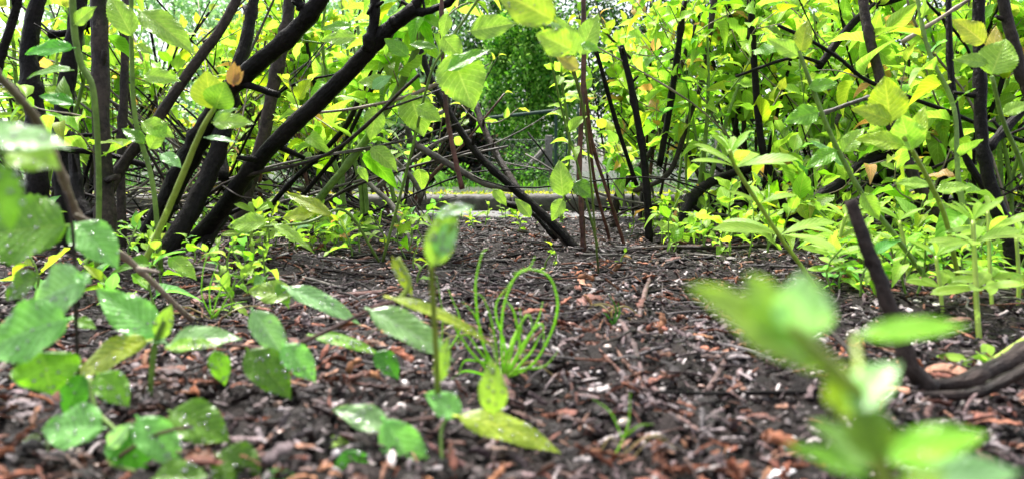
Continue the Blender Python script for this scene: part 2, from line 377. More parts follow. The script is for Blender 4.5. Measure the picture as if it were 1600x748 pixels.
def box(g, lo, hi, jit=0, nx=1):
    """box, its long x side cut into nx slices with slightly worn edges"""
    xs = np.linspace(lo[0], hi[0], nx + 1); b = .15 * min(hi[1] - lo[1], hi[2] - lo[2])
    prof = np.array([(lo[1], lo[2]), (lo[1], hi[2] - b), (lo[1] + b * .4, hi[2] - b * .3), (lo[1] + b, hi[2]), (hi[1] - b, hi[2]), (hi[1] - b * .4, hi[2] - b * .3), (hi[1], hi[2] - b), (hi[1], lo[2])])
    V = np.concatenate([np.column_stack([np.full(8, x), prof]) for x in xs]) + rs.normal(0, jit, ((nx + 1) * 8, 3)) if jit else np.concatenate([np.column_stack([np.full(8, x), prof]) for x in xs])
    i = np.arange(nx)[:, None] * 8; j = np.arange(8)[None]; j2 = (j + 1) % 8
    q = np.stack([i + j, i + j2, i + 8 + j2, i + 8 + j], -1).reshape(-1, 4)
    e = []
    for s in (0, nx * 8): e += [[s, s + 1, s + 6, s + 7], [s + 1, s + 2, s + 5, s + 6], [s + 2, s + 3, s + 4, s + 5]]
    g.add(V, [q, np.array(e)])
g = Geo()
for k in range(-7, 7): box(g, (k * .5 + .004, KY0 + rs.uniform(-.003, .003), -.06), (k * .5 + .496, KY1, KZ + rs.uniform(-.002, .002)), .0012, 40)
tag(g.build('kerb', M_CONC, smooth=False), kind='structure')
g = Geo()
for k in range(-9, 9): box(g, (k * .4 + .003, 1.98, -.06), (k * .4 + .397, 2.20, .006 + rs.uniform(-.002, .002)), .0008, 30)
tag(g.build('path_edging', M_SLAB, smooth=False), kind='structure')

# ------------------------------------------------------------------ loose litter (gravel, chips, shreds) as stuff
def fan(n, y0, y1, pw=1.0, lim=.72):
    """random spots on the bed, denser close by"""
    y = y0 * (y1 / y0) ** (rs.uniform(0, 1, n) ** pw); x = rs.uniform(-1, 1, n) * (y * lim + .06); return x, y
def ico(jit, seed):
    r = np.random.RandomState(seed); t = (1 + 5 ** .5) / 2
    v = np.array([(-1, t, 0), (1, t, 0), (-1, -t, 0), (1, -t, 0), (0, -1, t), (0, 1, t), (0, -1, -t), (0, 1, -t), (t, 0, -1), (t, 0, 1), (-t, 0, -1), (-t, 0, 1)], float); v /= np.linalg.norm(v[0])
    f = [(0, 11, 5), (0, 5, 1), (0, 1, 7), (0, 7, 10), (0, 10, 11), (1, 5, 9), (5, 11, 4), (11, 10, 2), (10, 7, 6), (7, 1, 8), (3, 9, 4), (3, 4, 2), (3, 2, 6), (3, 6, 8), (3, 8, 9), (4, 9, 5), (2, 4, 11), (6, 2, 10), (8, 6, 7), (9, 8, 1)]
    v = list(map(tuple, v)); c = {}
    def mid(a, b):
        k = (min(a, b), max(a, b))
        if k not in c: m = nrm(np.array(v[a]) + np.array(v[b])); v.append(tuple(m)); c[k] = len(v) - 1
        return c[k]
    nf = []
    for a, b, d in f:
        x, y, z = mid(a, b), mid(b, d), mid(d, a); nf += [(a, x, z), (b, y, x), (d, z, y), (x, y, z)]
    V = np.array(v); V *= (1 + r.normal(0, jit, (len(V), 1))); return V, np.array(nf), np.zeros((len(V), 2))
PEB = [ico(.07, s) for s in range(5)]
def chip(seed):
    r = np.random.RandomState(seed); n = 7; V = []; cx = 0; kk = r.uniform(.1, .5)
    for k in range(n + 1):
        t = k / n; w = (.10 + .14 * r.rand()) * (1 - (2 * t - 1) ** 4 * .5); cx += r.normal(0, .04)
        for a, b in ((-1, -1), (1, -1), (1, 1), (-1, 1)): V.append((cx + a * w * r.uniform(.6, 1.25), t - .5 + r.normal(0, .03), b * .022 * r.uniform(.5, 1.3) + kk * .25 * math.cos((t - .5) * 3) + a * a * r.normal(0, .02) + .12 * kk * a * (1 if seed % 2 else -1)))
    i = np.arange(n)[:, None] * 4; j = np.arange(4)[None]; j2 = (j + 1) % 4
    q = np.stack([i + j, i + j2, i + 4 + j2, i + 4 + j], -1).reshape(-1, 4); q = np.vstack([q, [[3, 2, 1, 0], [n * 4, n * 4 + 1, n * 4 + 2, n * 4 + 3]]])
    return np.array(V), q, np.zeros((len(V), 2))
CHIP = [chip(s) for s in range(14)]
def stick(seed):
    g = Geo(); r = np.random.RandomState(seed); p = np.array([(r.normal(0, .03), t - .5, r.normal(0, .015)) for t in np.linspace(0, 1, 5)]); st = rs.get_state(); tube(g, p, (.022, .014), sides=5, rough=.1, seg=2, cap=False); rs.set_state(st)
    return g.v[0], g.f[4][0], g.uv[0]
STK = [stick(s) for s in range(5)]
def litter(name, n, temps, size, flat, colors, y0, y1, matr, label, tilt=.25, pw=1, lift=.3, smooth=True, aniso=False, cl=0):
    x, y = fan(n, y0, y1, pw)
    if cl: k = vnoise(x, y, cl, 9 + int(cl)) > .44; x, y = x[k], y[k]
    n = len(x); s = rs.uniform(size[0], size[1], n) * rs.uniform(.6, 1, n)
    a = rs.uniform(0, 6.283, n) if not aniso else rs.normal(1.57, .6, n)
    d = np.stack([np.cos(a), np.sin(a), rs.normal(0, tilt, n)], 1); nr = nrm(np.stack([rs.normal(0, tilt, n), rs.normal(0, tilt, n), np.ones(n)], 1))
    M = frames(d, nr) * s[:, None, None] * np.array(flat)[None, None, :]
    if aniso is False: M = M * 1
    loc = np.stack([x, y, gz(x, y) + s * flat[2] * lift], 1); cs = np.array(colors)[rs.randint(0, len(colors), n)] * rs.uniform(.6, 1.15, (n, 1))
    g = Geo(); t = rs.randint(0, len(temps), n)
    for i, T in enumerate(temps):
        m = t == i; g.inst(T, M[m], loc[m], cs[m])
    return tag(g.build(name, matr, smooth=smooth), label, 'litter', None, 'stuff')
GREYS = [(.30, .28, .28), (.45, .42, .42), (.18, .15, .16), (.6, .58, .57), (.10, .08, .08), (.3, .22, .2)]
REDS = [(.34, .14, .085), (.25, .10, .07), (.42, .22, .14), (.16, .08, .065), (.3, .2, .17)]
DARKS = [(.05, .036, .036), (.10, .072, .075), (.03, .02, .02), (.17, .12, .125), (.26, .20, .205)]
BITS = [(.025, .017, .015), (.04, .028, .024), (.012, .008, .007), (.06, .042, .038)]
PALEB = [(.6, .54, .54), (.42, .36, .37), (.75, .70, .68), (.34, .24, .24), (.24, .18, .19), (.5, .42, .43)]
OR = [(.5, .18, .08), (.42, .14, .07), (.55, .26, .13), (.3, .1, .06)]
litter('gravel', 13000, PEB, (.0009, .0032), (1, 1.3, .6), [(.42, .38, .39), (.6, .56, .56), (.25, .22, .23), (.16, .12, .12), (.2, .15, .15), (.4, .25, .2)], .26, 2.2, M_STONE, 'fine grey and white gravel strewn over the dark soil', pw=.5, cl=5)
litter('bark_litter', 8500, CHIP, (.004, .017), (.6, 1, .8), REDS + DARKS[:4] + GREYS[:1], .26, 2.2, B_LITTER, 'shredded red brown bark and leaf scraps over the soil', tilt=.5, pw=.78, lift=.45, smooth=False)
litter('orange_litter', 1900, CHIP, (.005, .020), (.8, 1, 1.2), OR, .26, 2.2, B_LITTER, 'rusty orange conifer scraps in drifts on the soil', tilt=.6, pw=.95, lift=.6, smooth=False, cl=8)
litter('soil_crumbs', 36000, CHIP * 2 + PEB, (.0016, .0050), (1, 1.1, .9), BITS, .25, 2.05, B_LITTER, 'dark wet soil crumbs covering the bed', pw=.85, lift=.15)
litter('twig_litter', 6400, STK, (.015, .09), (.8, 1, .8), DARKS + GREYS[:3] + REDS[:1], .42, 2.2, B_LITTER, 'thin broken dead twigs matted over the soil', tilt=.16, pw=.5, lift=.1)
litter('leaf_scraps', 11500, CHIP, (.005, .016), (.9, 1, .7), DARKS + PALEB, .27, 2.2, B_LITTER, 'dark decayed leaf scraps lying between the twigs', tilt=.55, pw=.66, lift=.6, smooth=False)
AUTO = {}
# ------------------------------------------------------------------ far background: trees, bushes, fence
def far_template():
    V = np.array([(0, 0, 0), (-.28, .45, .07), (0, .45, 0), (.28, .45, .07), (0, 1, -.08)]); q = np.array([[0, 2, 1, 1], [0, 3, 2, 2], [1, 2, 4, 4], [2, 3, 4, 4]])
    return V, np.array([[0, 2, 1], [0, 3, 2], [1, 2, 4], [2, 3, 4]]), V[:, :2] * [.5, 1] + [.5, 0]
LTf = [far_template()]
def far_pts(c, rad, n, clumps, cl_r):
    cc = nrm(rs.normal(0, 1, (clumps, 3))) * rs.uniform(.25, 1, (clumps, 1)) ** .5 * rad + c
    k = rs.randint(0, clumps, n); off = rs.normal(0, 1, (n, 3)); off = nrm(off) * (rs.uniform(0, 1, (n, 1)) ** .5) * cl_r * rs.uniform(.5, 1.3, clumps)[k][:, None]
    return cc[k] + off, nrm(off), cc
def tree(name, label, cat, x, y, rad, cz, n, size, wts, clumps=60, cl_r=.5, trunk=True, group=None, barkm=None, keep=None, twigs=40):
    base = np.array([x, y, float(gz(x, y))]); t = thing(name, label, cat, base, group)
    p, o, cc = far_pts(np.array([x, y, cz]), np.array(rad), n, clumps, cl_r)
    m = p[:, 2] > base[2] + .02
    if keep is not None: m &= keep(p)
    p, o = p[m], o[m]; g = Geo(); k = len(p)
    scatter_leaves(g, p, nrm(o + rs.normal(0, .7, (k, 3)) - [0, 0, .3]), nrm(rs.normal(0, .6, (k, 3)) + [0, 0, .8]), size * rs.uniform(.6, 1.3, k), lcol(k, wts, .2), LTf)
    g.build('crown' if trunk else 'foliage', M_FAR, t, smooth=False)
    g = Geo(); h = cz - base[2]; tr = .03 + .02 * h if trunk else .015
    tube(g, [base - [0, 0, .05], base + [.05, 0, h * .4], base + [0, .05, h]], (tr, tr * .8, tr * .5), sides=10)
    for q in cc[:twigs]:
        if q[2] < base[2]: continue
        s = base + [0, .02, max(.03, min(h * .9, (q[2] - base[2]) * .55))]
        tube(g, [s, (s + q) / 2 + rs.normal(0, .1, 3) + [0, 0, .1], q], (tr * .4, tr * .12), sides=5, seg=3)
    g.build('trunk' if trunk else 'branches', barkm or B_BLACK, t)
    return t
corr = lambda lo, hi: (lambda p: ~((p[:, 0] / p[:, 1] > lo) & (p[:, 0] / p[:, 1] < hi)))
PALE = [(np.array((.42, .62, .40)), .6), (np.array((.30, .52, .30)), .3), (np.array((.55, .68, .42)), .1)]
IVY = [(np.array((.17, .42, .05)), .45), (np.array((.40, .68, .15)), .3), (np.array((.04, .16, .02)), .25)]
DARKL = [(np.array((.02, .06, .015)), .5), (np.array((.04, .10, .03)), .4), (np.array((.12, .25, .08)), .1)]
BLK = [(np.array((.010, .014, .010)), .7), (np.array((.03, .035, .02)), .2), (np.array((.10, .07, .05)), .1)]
tree('tree', 'pale mint green feathery tree in the far left background beyond the stems', 'tree', -8.6, 19, (3.6, 2, 3.2), 2.4, 17000, .14, PALE, 150, .8)
tree('tree', 'pale grey green tree showing between the two forked black stems', 'tree', -5.0, 20, (3.0, 2, 3.2), 2.4, 17000, .14, PALE, 150, .8)
tree('tree', 'pale whitish tree crown above the dark tangled bush near the middle', 'tree', -1.9, 18, (1.9, 1.6, 2.9), 2.6, 14000, .12, PALE, 120, .7)
tree('tree', 'dark green tree with white gaps beyond the tall leafy shoots right of the ivy', 'tree', 2.6, 15, (1.7, 1.4, 2.2), 2.2, 11000, .10, DARKL, 90, .55)
tree('tree', 'dark tree behind the pruned black stem top right of centre', 'tree', 4.9, 16, (1.8, 1.5, 2.6), 2.2, 12000, .11, DARKL, 90, .55)
tree('tree', 'dark green tree at the far right edge behind the dense stems', 'tree', 8.6, 17, (2.6, 1.5, 2.8), 2.2, 13000, .12, DARKL, 100, .7)
tree('ivy_bush', 'bright green ivy covered bush behind the chain link fence', 'bush', .25, 12.6, (.78, .5, 1.5), 1.2, 24000, .075, IVY, 110, .28, trunk=False)
tree('bush', 'low green bush at the foot of the concrete fence post', 'bush', .35, 10.9, (.55, .3, .3), .1, 3500, .05, IVY[:1] + DARKL[:2], 30, .18, trunk=False)
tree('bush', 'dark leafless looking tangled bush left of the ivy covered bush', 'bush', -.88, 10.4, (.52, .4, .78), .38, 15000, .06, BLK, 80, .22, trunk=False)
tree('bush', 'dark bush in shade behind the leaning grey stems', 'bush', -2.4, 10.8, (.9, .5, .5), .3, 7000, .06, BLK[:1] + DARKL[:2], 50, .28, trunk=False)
tree('bush', 'small dark green weeds bush at the foot of the fence mesh', 'bush', -.12, 9.2, (.8, .3, .16), -.02, 5000, .045, DARKL[:2] + IVY[:1], 50, .12, trunk=False, twigs=10)
tree('bush', 'added near-black leaves standing in for the shaded hollow under the ivy', 'bush', -.15, 11.4, (.7, .3, .4), .15, 7000, .05, BLK[:1] + DARKL[:2], 60, .2, trunk=False)  # leaf mass added in near-black tones to give the hollow its shade
tree('tree', 'tall mid green tree standing behind the ivy covered bush', 'tree', .5, 17, (1.9, 1.2, 2.6), 2.6, 14000, .10, IVY + DARKL[:2], 110, .6)
tree('hedge', 'mid green hedge beyond the kerb on the right', 'hedge', 3.6, 10.5, (2.6, .5, .55), .35, 9000, .07, IVY + DARKL[:1], 80, .3, trunk=False)
tree('hedge', 'light green hedge beyond the kerb on the left', 'hedge', -5.6, 11.5, (2.4, .5, .6), .35, 9000, .07, IVY + PALE[:1], 80, .3, trunk=False)
tree('bush', 'dark bush at the far right end of the fence line', 'bush', 7.6, 11, (1.6, .5, .7), .45, 6000, .07, IVY[2:] + DARKL[:2], 60, .3, trunk=False)

# chain link fence: concrete posts, wire mesh, brace
FY = 10.0; fz = float(gz(0, FY))
fb = P(857, 290, FY)
fe = thing('chain_link_fence', 'chain link fence with square concrete posts in front of the ivy bush', 'fence', (fb[0], FY, fz))
for dx in (0, 2.2, 4.4):
    g = Geo(); box(g, (fb[0] + dx - .045, FY - .045, fz - .1), (fb[0] + dx + .045, FY + .045, fz + .66), .002, 2); g.build('post', M_POST, fe, smooth=False)
g = Geo(); tube(g, [(fb[0] - .05, FY + .03, fz + .48), (fb[0] - .55, FY + .05, fz - .03)], (.035, .035), sides=6, rough=.05); g.build('brace', M_POST, fe)
g = Geo(); H = .60; x0, x1 = fb[0] - .75, fb[0] + 4.4; c = x0 - H
while c < x1:
    for s in (1, -1):
        a = [(c, fz), (c + H, fz + H)] if s > 0 else [(c + H, fz), (c, fz + H)]
        if min(a[0][0], a[1][0]) >= x0 and max(a[0][0], a[1][0]) <= x1: tube(g, [(a[0][0], FY - .055 + s * .003, a[0][1]), (a[1][0], FY - .055 + s * .003, a[1][1])], .0018, sides=3, seg=1, rough=0, cap=False)
    c += .075
for z in (0.02, .3, .6): tube(g, [(x0, FY - .062, fz + z), (x1, FY - .062, fz + z)], .0022, sides=4, seg=1, rough=0, cap=False)
g.build('wire_mesh', M_WIRE, fe)
# green metal gate frame
gp = P(868, 290, 9.4); gzv = float(gz(0, 9.4))
ga = thing('metal_railing', 'green painted metal railing with a sloping top rail before the ivy', 'railing', (gp[0], 9.4, gzv))
for px in (868, 885, 902):
    q = P(px, 165, 9.4); g = Geo(); tube(g, [(q[0], 9.4, gzv - .05), (q[0], 9.4, q[2])], .014 if px != 868 else .02, sides=8, rough=0); g.build('post', M_GREENM, ga)
a, b = P(762, 185, 9.3), P(872, 173, 9.4); g = Geo(); tube(g, [a, b], .022, sides=8, rough=0); g.build('top_rail', M_GREENM, ga)
g = Geo(); tube(g, [a + [.02, 0, 0], (a[0] + .02, a[1], gzv - .05)], .012, sides=6, rough=0); g.build('post', M_GREENM, ga)

# ------------------------------------------------------------------ moss and grass as stuff
n = 12000; x = rs.uniform(-2.3, 2.3, n); y = rs.uniform(KY0 + .012, 2.75, n); zz = np.where(y < KY1, KZ, gz(x, y)); g = Geo()
k = vnoise(x, y, 7, 5) > .3; x, y, zz = x[k], y[k], zz[k]; n = len(x)
scatter_leaves(g, np.stack([x, y, zz], 1), nrm(rs.normal(0, 1, (n, 3)) * [1, 1, .4] + [0, 0, .5]), nrm(rs.normal(0, .5, (n, 3)) + [0, 0, 1]), rs.uniform(.006, .018, n), lcol(n, [(np.array((.50, .50, .03)), .6), (np.array((.2, .32, .03)), .3), (np.array((.4, .28, .06)), .1)]), LTf)
tag(g.build('moss', M_FAR, smooth=False), 'yellow green moss growing along the top of the kerb', 'moss', None, 'stuff')
def blades(name, n, xr, yr, hr, cols, label, cat='grass', keepf=None, wd=.05):
    x = rs.uniform(*xr, n); y = rs.uniform(*yr, n)
    k = vnoise(x, y, 2.2, 12) > .4; x, y = x[k], y[k]; n = len(x); g = Geo(); T = leaf_template(4, 2, wd * 2, .35, .2, pet=.02, shape=.6)
    scatter_leaves(g, np.stack([x, y, gz(x, y)], 1), nrm(rs.normal(0, .35, (n, 3)) + [0, 0, 1]), nrm(rs.normal(0, 1, (n, 3)) * [1, 1, .1]), rs.uniform(*hr, n), lcol(n, cols), [T])
    return tag(g.build(name, M_BLADE), label, cat, None, 'stuff')
blades('grass', 9000, (-6, 6), (2.8, 9.5), (.02, .07), [(GREEN * .5, .5), (DEEP, .3), (GREEN, .2)], 'short green grass between the kerb and the fence', wd=.05)  # blade greens lowered in colour so the strip looks shaded

# ------------------------------------------------------------------ shrubs placed stem by stem
class Shrub:
    stubs = True
    def __init__(s, label, px, py, group='multi-stemmed shrubs rooted in the bed', name='shrub', cat='shrub'):
        b = G(px, py); s.root = thing(name, label, cat, b, group); s.fol = Geo(); s.nf = 0
    def stem(s, pts, r, m=None, D0=None, D1=None, name='stem', sides=12, wob=.18, rough=.055, knots=4, label=None, bury=True):
        """pts: photo (px, py[, D]); r: radii in photo pixels"""
        D0 = D0 if D0 is not None else float(GD(pts[0][1])); D1 = D0 if D1 is None else D1
        L = np.concatenate([[0], np.cumsum([math.dist(a[:2], b[:2]) for a, b in zip(pts, pts[1:])])]); L /= L[-1]
        Ds = [q[2] if len(q) > 2 else D0 + (D1 - D0) * l for q, l in zip(pts, L)]
        p = [P(q[0], q[1], d) for q, d in zip(pts, Ds)]
        if bury: p = [p[0] + (p[0] - p[1]) * .06 + [0, 0, -.01]] + p
        r = np.atleast_1d(r) * np.mean(Ds) / F; g = Geo(); pp, _ = tube(g, p, r if len(r) > 1 else (r[0] * 1.08, r[0] * .9), sides=sides, wob=wob, rough=rough, knots=knots, seg=6)
        if name in ('stem', 'branch') and r.mean() > .004 and m is not B_GREEN and s.stubs:
            for _ in range(2):
                j = rs.randint(len(pp) // 4, len(pp) - 1); dq = nrm(rs.normal(0, 1, 3) + [0, -.3, .6]); rj = r.mean(); tube(g, [pp[j], pp[j] + dq * rj * 2, pp[j] + dq * rj * rs.uniform(2.2, 5)], (rj * .45, rj * .3), sides=7, seg=2, rough=.12)
        o = g.build(name, m or B_BLACK, s.root)
        if label: o['label'] = label
        return pp
    def leaves(s, p, n, size, **k): shoot_leaves(s.fol, p, n, size, **k); s.nf += 1
    def side(s, p, k, ln, nl, size, up=.6, m=None, t0=.3, wts=None, name='twig', rad=.0013, jit=.5):
        """k leafy side twigs grown along stem polyline p (one part for all of them)"""
        for i in range(k):
            g = Geo(); j = int(len(p) * rs.uniform(t0, .98)); d = nrm(rs.normal(0, 1, 3) * [1, .8, .5] + [0, 0, up]); q = [p[min(j, len(p) - 1)]]
            l = ln * rs.uniform(.5, 1.2)
            for _ in range(3): d = nrm(d + rs.normal(0, .22, 3) + [0, 0, .12]); q.append(q[-1] + d * l / 3)
            pp, _ = tube(g, q, (rad, rad * .6), sides=5, seg=3, rough=.05)
            shoot_leaves(s.fol, pp, nl, size, wts=wts, jit=jit); s.nf += 1
            g.build(name, m or B_TAN, s.root)
    def done(s, m=None):
        if s.nf: s.fol.build('foliage', m or M_LEAF, s.root)

SH = {}
# A: the clump at the left edge
a = Shrub('clump of thick dark upright stems at the left edge', 140, 405)
q = a.stem([(168, 412), (163, 350), (161, 250), (158, 120), (155, -20)], (13.5, 13), B_BROWN, .95, 1.0); 
a.stem([(104, 405), (102, 300), (98, 210), (102, 135), (114, 60), (128, -20)], (13, 14, 11), B_BLACK, 1.1, 1.15)
a.stem([(62, 395), (60, 290), (58, 200), (48, 130), (46, 70), (58, 10), (66, -20)], (15, 15, 10), B_BLACK, 1.15, 1.2)
a.stem([(108, 210), (116, 250), (122, 310), (140, 340)], (8, 9), B_BLACK, 1.1, 1.05, name='branch', bury=False)
a.stem([(150, 360), (185, 270), (235, 205), (300, 115), (345, 50), (378, -15)], (9, 8, 7.5), B_BROWN, 1.0, 1.05)
a.stem([(190, 400), (187, 250), (192, 150), (197, -10)], (7, 6), B_BROWN, 1.15, 1.2)
a.stem([(-10, 130), (5, 75), (22, 20), (32, -20)], (7, 6), B_BLACK, .8, .8, name='branch', bury=False)
a.stem([(100, 235), (160, 240), (240, 262)], (4.5, 4), B_BLACK, 1.06, 1.1, name='branch', bury=False)
a.stem([(110, 213), (152, 211)], (3, 3), B_BLACK, 1.1, 1.1, name='branch', bury=False)
a.stem([(75, 55), (118, 50), (150, 30)], (6, 4), B_BLACK, 1.18, 1.2, name='branch', bury=False)
a.stem([(120, 350), (150, 330), (175, 310)], (6, 7), B_BLACK, 1.0, .98, name='branch', bury=False)
a.side(q, 4, .10, 6, 0.058, wts=[(LIME, .6), (GREEN, .4)], t0=.6)
a.done()
# B: leaning black stems left of centre
b = Shrub('big shrub of leaning wet black stems forking at the top left of centre', 290, 405)
b.stem([(285, 402), (330, 345), (375, 285), (440, 212), (510, 145), (575, 78), (612, 40), (650, 12)], (16, 14, 13, 12.5, 12.5, 12, 11, 10), B_BLACK, 1.12, .95)
b.stem([(573, 80), (583, 40), (588, -20)], (9, 7.5), B_BLACK, .97, .96, name='branch', bury=False)
b.stem([(612, 38), (640, 18), (662, -15)], (9, 7), B_BLACK, .96, .95, name='branch', bury=False)
b.stem([(640, 20), (668, 18), (700, 4), (720, -20)], (6, 5), B_BLACK, .955, .93, name='branch', bury=False)
b.stem([(215, 398), (255, 325), (300, 235), (345, 160), (400, 105), (465, 45), (510, -15)], (20, 18, 16, 14, 13, 12), B_BLACK, 1.13, 1.0)
b.stem([(483, 27), (470, 8), (462, -20)], (7, 5.5), B_BLACK, 1.01, 1.0, name='branch', bury=False)
b.stem([(478, 34), (520, -20)], (6, 5), B_BLACK, 1.03, 1.05, name='branch', bury=False)
b.stem([(240, 425), (280, 355), (318, 290), (346, 215), (366, 130), (385, 60), (400, -20)], (15, 14, 12, 8), B_BLACK, 1.0, 1.12)
b.stem([(300, 415), (345, 340), (390, 280)], (11, 8), B_BLACK, 1.06, 1.2)
b.stem([(350, 280), (345, 230), (352, 190)], (8, 7), B_BLACK, 1.1, 1.15, name='branch', bury=False)
b.stem([(365, 395), (385, 310), (410, 225), (430, 130), (448, 50), (455, -20)], (11, 10, 9), B_BROWN, 1.3, 1.35)
q1 = b.stem([(690, -20), (690, 60), (695, 150), (705, 220), (722, 296)], (2.6, 3.4, 4.2), B_RED, .92, .93, name='hanging_twig', bury=False, rough=.1, sides=8)
q = b.stem([(405, 345), (450, 290), (500, 242), (545, 190), (575, 120), (622, 20), (640, -20)], (4.5, 4, 4, 3), B_BLACK, 1.25, 1.2)
b.stem([(470, 310), (530, 235), (560, 180), (600, 100)], (3.5, 3), B_BLACK, 1.25, 1.15, name='branch', bury=False)
q2 = b.stem([(480, 335), (520, 285), (575, 215), (632, 122), (668, 30), (680, -20)], (6.5, 6, 5.5), B_GREEN, 1.2, 1.1, wob=.2, rough=.03)
b.stem([(480, 178), (540, 172), (610, 158), (652, 145), (690, 128)], (2, 3), B_TAN, 1.08, 1.05, name='twig', bury=False)
b.side(q2, 12, .11, 7, 0.068, wts=[(LIME, .8), (GREEN, .2)], t0=.35)
b.side(q, 12, .12, 7, 0.055, wts=[(LIME, .7), (YEL, .2), (PEACH, .1)], t0=.4)
b.done()
# C: centre shrub, many stems from one point
c = Shrub('shrub of thin crossing stems fanning out from one point right of centre', 905, 392)
c.stem([(905, 394), (860, 347), (800, 292), (748, 242), (705, 180), (668, 110), (655, 60)], (7.5, 7, 6, 5.5, 5), B_BLACK, 1.2, 1.3)
c.stem([(895, 386), (850, 345), (815, 305), (778, 245), (758, 205), (742, 160)], (6.5, 6, 5.5, 5), B_BROWN, 1.22, 1.45)
c.stem([(818, 300), (760, 288), (705, 258), (662, 232), (642, 216), (636, 196)], (4.5, 5, 5, 4.5), B_GREY, 1.25, 1.15, name='branch', bury=False)
c.stem([(870, 372), (830, 330), (790, 318)], (6, 5), B_BLACK, 1.25, 1.3, name='branch', bury=False)
c.stem([(912, 396), (908, 320), (906, 250), (912, 130), (912, -20)], (4.2, 4, 4), B_RED, 1.18, 1.15)
c.stem([(972, 372), (945, 290), (925, 220), (912, 120)], (3, 2.5), B_RED, 1.3, 1.2)
c.stem([(950, 365), (930, 290), (918, 200), (895, 100), (890, 40)], (2.8, 2.5, 2.2), B_RED, 1.35, 1.2)
c.stem([(640, 375), (612, 320), (580, 290), (560, 262)], (4, 4), B_GREY, 1.25, 1.35, name='stem')
c.stem([(655, 300), (640, 275), (610, 245)], (3.5, 4), B_GREY, 1.5, 1.5, name='stem')
c.stem([(700, 170), (630, 210), (570, 262), (520, 300)], (3.5, 3.5), B_GREY, 1.8, 1.8, name='branch', bury=False)
c.stem([(735, 205), (690, 220), (640, 255), (580, 300)], (2.5, 3.5), B_GREY, 1.9, 1.9, name='branch', bury=False)
q = c.stem([(878, 330), (890, 230), (878, 130), (868, 40), (850, -20)], (2.6, 2), B_GREEN, 1.25, 1.1)
c.leaves(q, 16, .036, start=.25, wts=[(LIME, .95), (YEL, .05)], jit=.3)
q = c.stem([(935, 390), (900, 250), (885, 200), (860, 90), (840, -20)], (2.2, 1.8), B_GREEN, 1.2, 1.0)
c.leaves(q, 12, .038, start=.4, wts=[(LIME, .8), (GREEN, .2)])
c.done()
# D: right of centre
d = Shrub('shrub with a pruned black stem and pale cut top right of the red stems', 1015, 372)
d.stem([(1015, 374), (1012, 300), (1002, 220), (985, 130), (970, 72)], (6, 5.8, 5.4, 5), B_BLACK, 1.35, 1.35)
q1 = d.stem([(1030, 260), (1045, 180), (1058, 90), (1070, 2)], (5, 5, 4.2), B_BLACK, 1.45, 1.4, name='branch', bury=False)
q2 = d.stem([(960, 345), (968, 300), (1000, 262), (1025, 225), (1050, 150), (1085, 40)], (7, 5.5, 4.2, 3.5), B_BROWN, 1.55, 1.5)
d.stem([(990, 300), (1045, 270), (1075, 190), (1100, 110), (1118, -20)], (4.2, 4, 4), B_BROWN, 1.5, 1.5, name='branch', bury=False)
d.stem([(995, 290), (965, 200), (940, 110), (925, 60)], (3.5, 3), B_BLACK, 1.4, 1.35, name='branch', bury=False)
d.stem([(1058, 368), (1075, 320), (1105, 290), (1145, 272), (1175, 262)], (9, 8, 6), B_BLACK, 1.4, 1.5)
d.side(q1, 8, .12, 8, 0.058, t0=.1); d.side(q2, 12, .14, 8, 0.058)
d.done()
# E: spreading black stems on the right
e = Shrub('spreading shrub with a heavy low black limb reaching right and a tall stem', 1225, 372)
q1 = e.stem([(1228, 385), (1228, 335), (1212, 285), (1190, 225), (1180, 110), (1172, -20)], (6.5, 5.8, 5.4, 5), B_BLACK, 1.3, 1.25)
q2 = e.stem([(1215, 380), (1245, 330), (1300, 298), (1345, 262), (1395, 240), (1470, 238), (1540, 200), (1620, 150)], (12, 11, 9, 7, 7), B_BLACK, 1.35, 1.4)
e.stem([(1232, 350), (1290, 330), (1350, 290), (1410, 262)], (7, 6), B_BLACK, 1.33, 1.45, name='branch', bury=False)
e.stem([(1230, 340), (1262, 268), (1300, 200), (1330, 140)], (5, 4), B_BROWN, 1.4, 1.6, name='branch', bury=False)
e.stem([(1215, 40), (1262, 62), (1310, 92), (1350, 124), (1400, 146), (1480, 175), (1560, 208), (1620, 228)], (2.6, 3.2, 3.4), B_BLACK, .95, 1.0, name='branch', bury=False)
e.stem([(1238, 192), (1290, 176), (1340, 158), (1386, 144)], (4, 2.5), B_GREY, 1.0, .98, name='twig', bury=False)
e.stem([(1410, 66), (1460, 35), (1530, -10)], (3.5, 2.5), B_TAN, .95, .95, name='twig', bury=False)
e.stem([(1275, 110), (1350, 20), (1440, -15)], (6, 6), B_BLACK, 1.3, 1.3, name='branch', bury=False)
e.stem([(1150, 120), (1240, 90), (1285, 100)], (2, 3), B_BLACK, 1.2, 1.25, name='twig', bury=False)
e.side(q1, 11, .12, 8, 0.058); e.side(q2, 12, .13, 8, 0.055, t0=.2)
e.done()
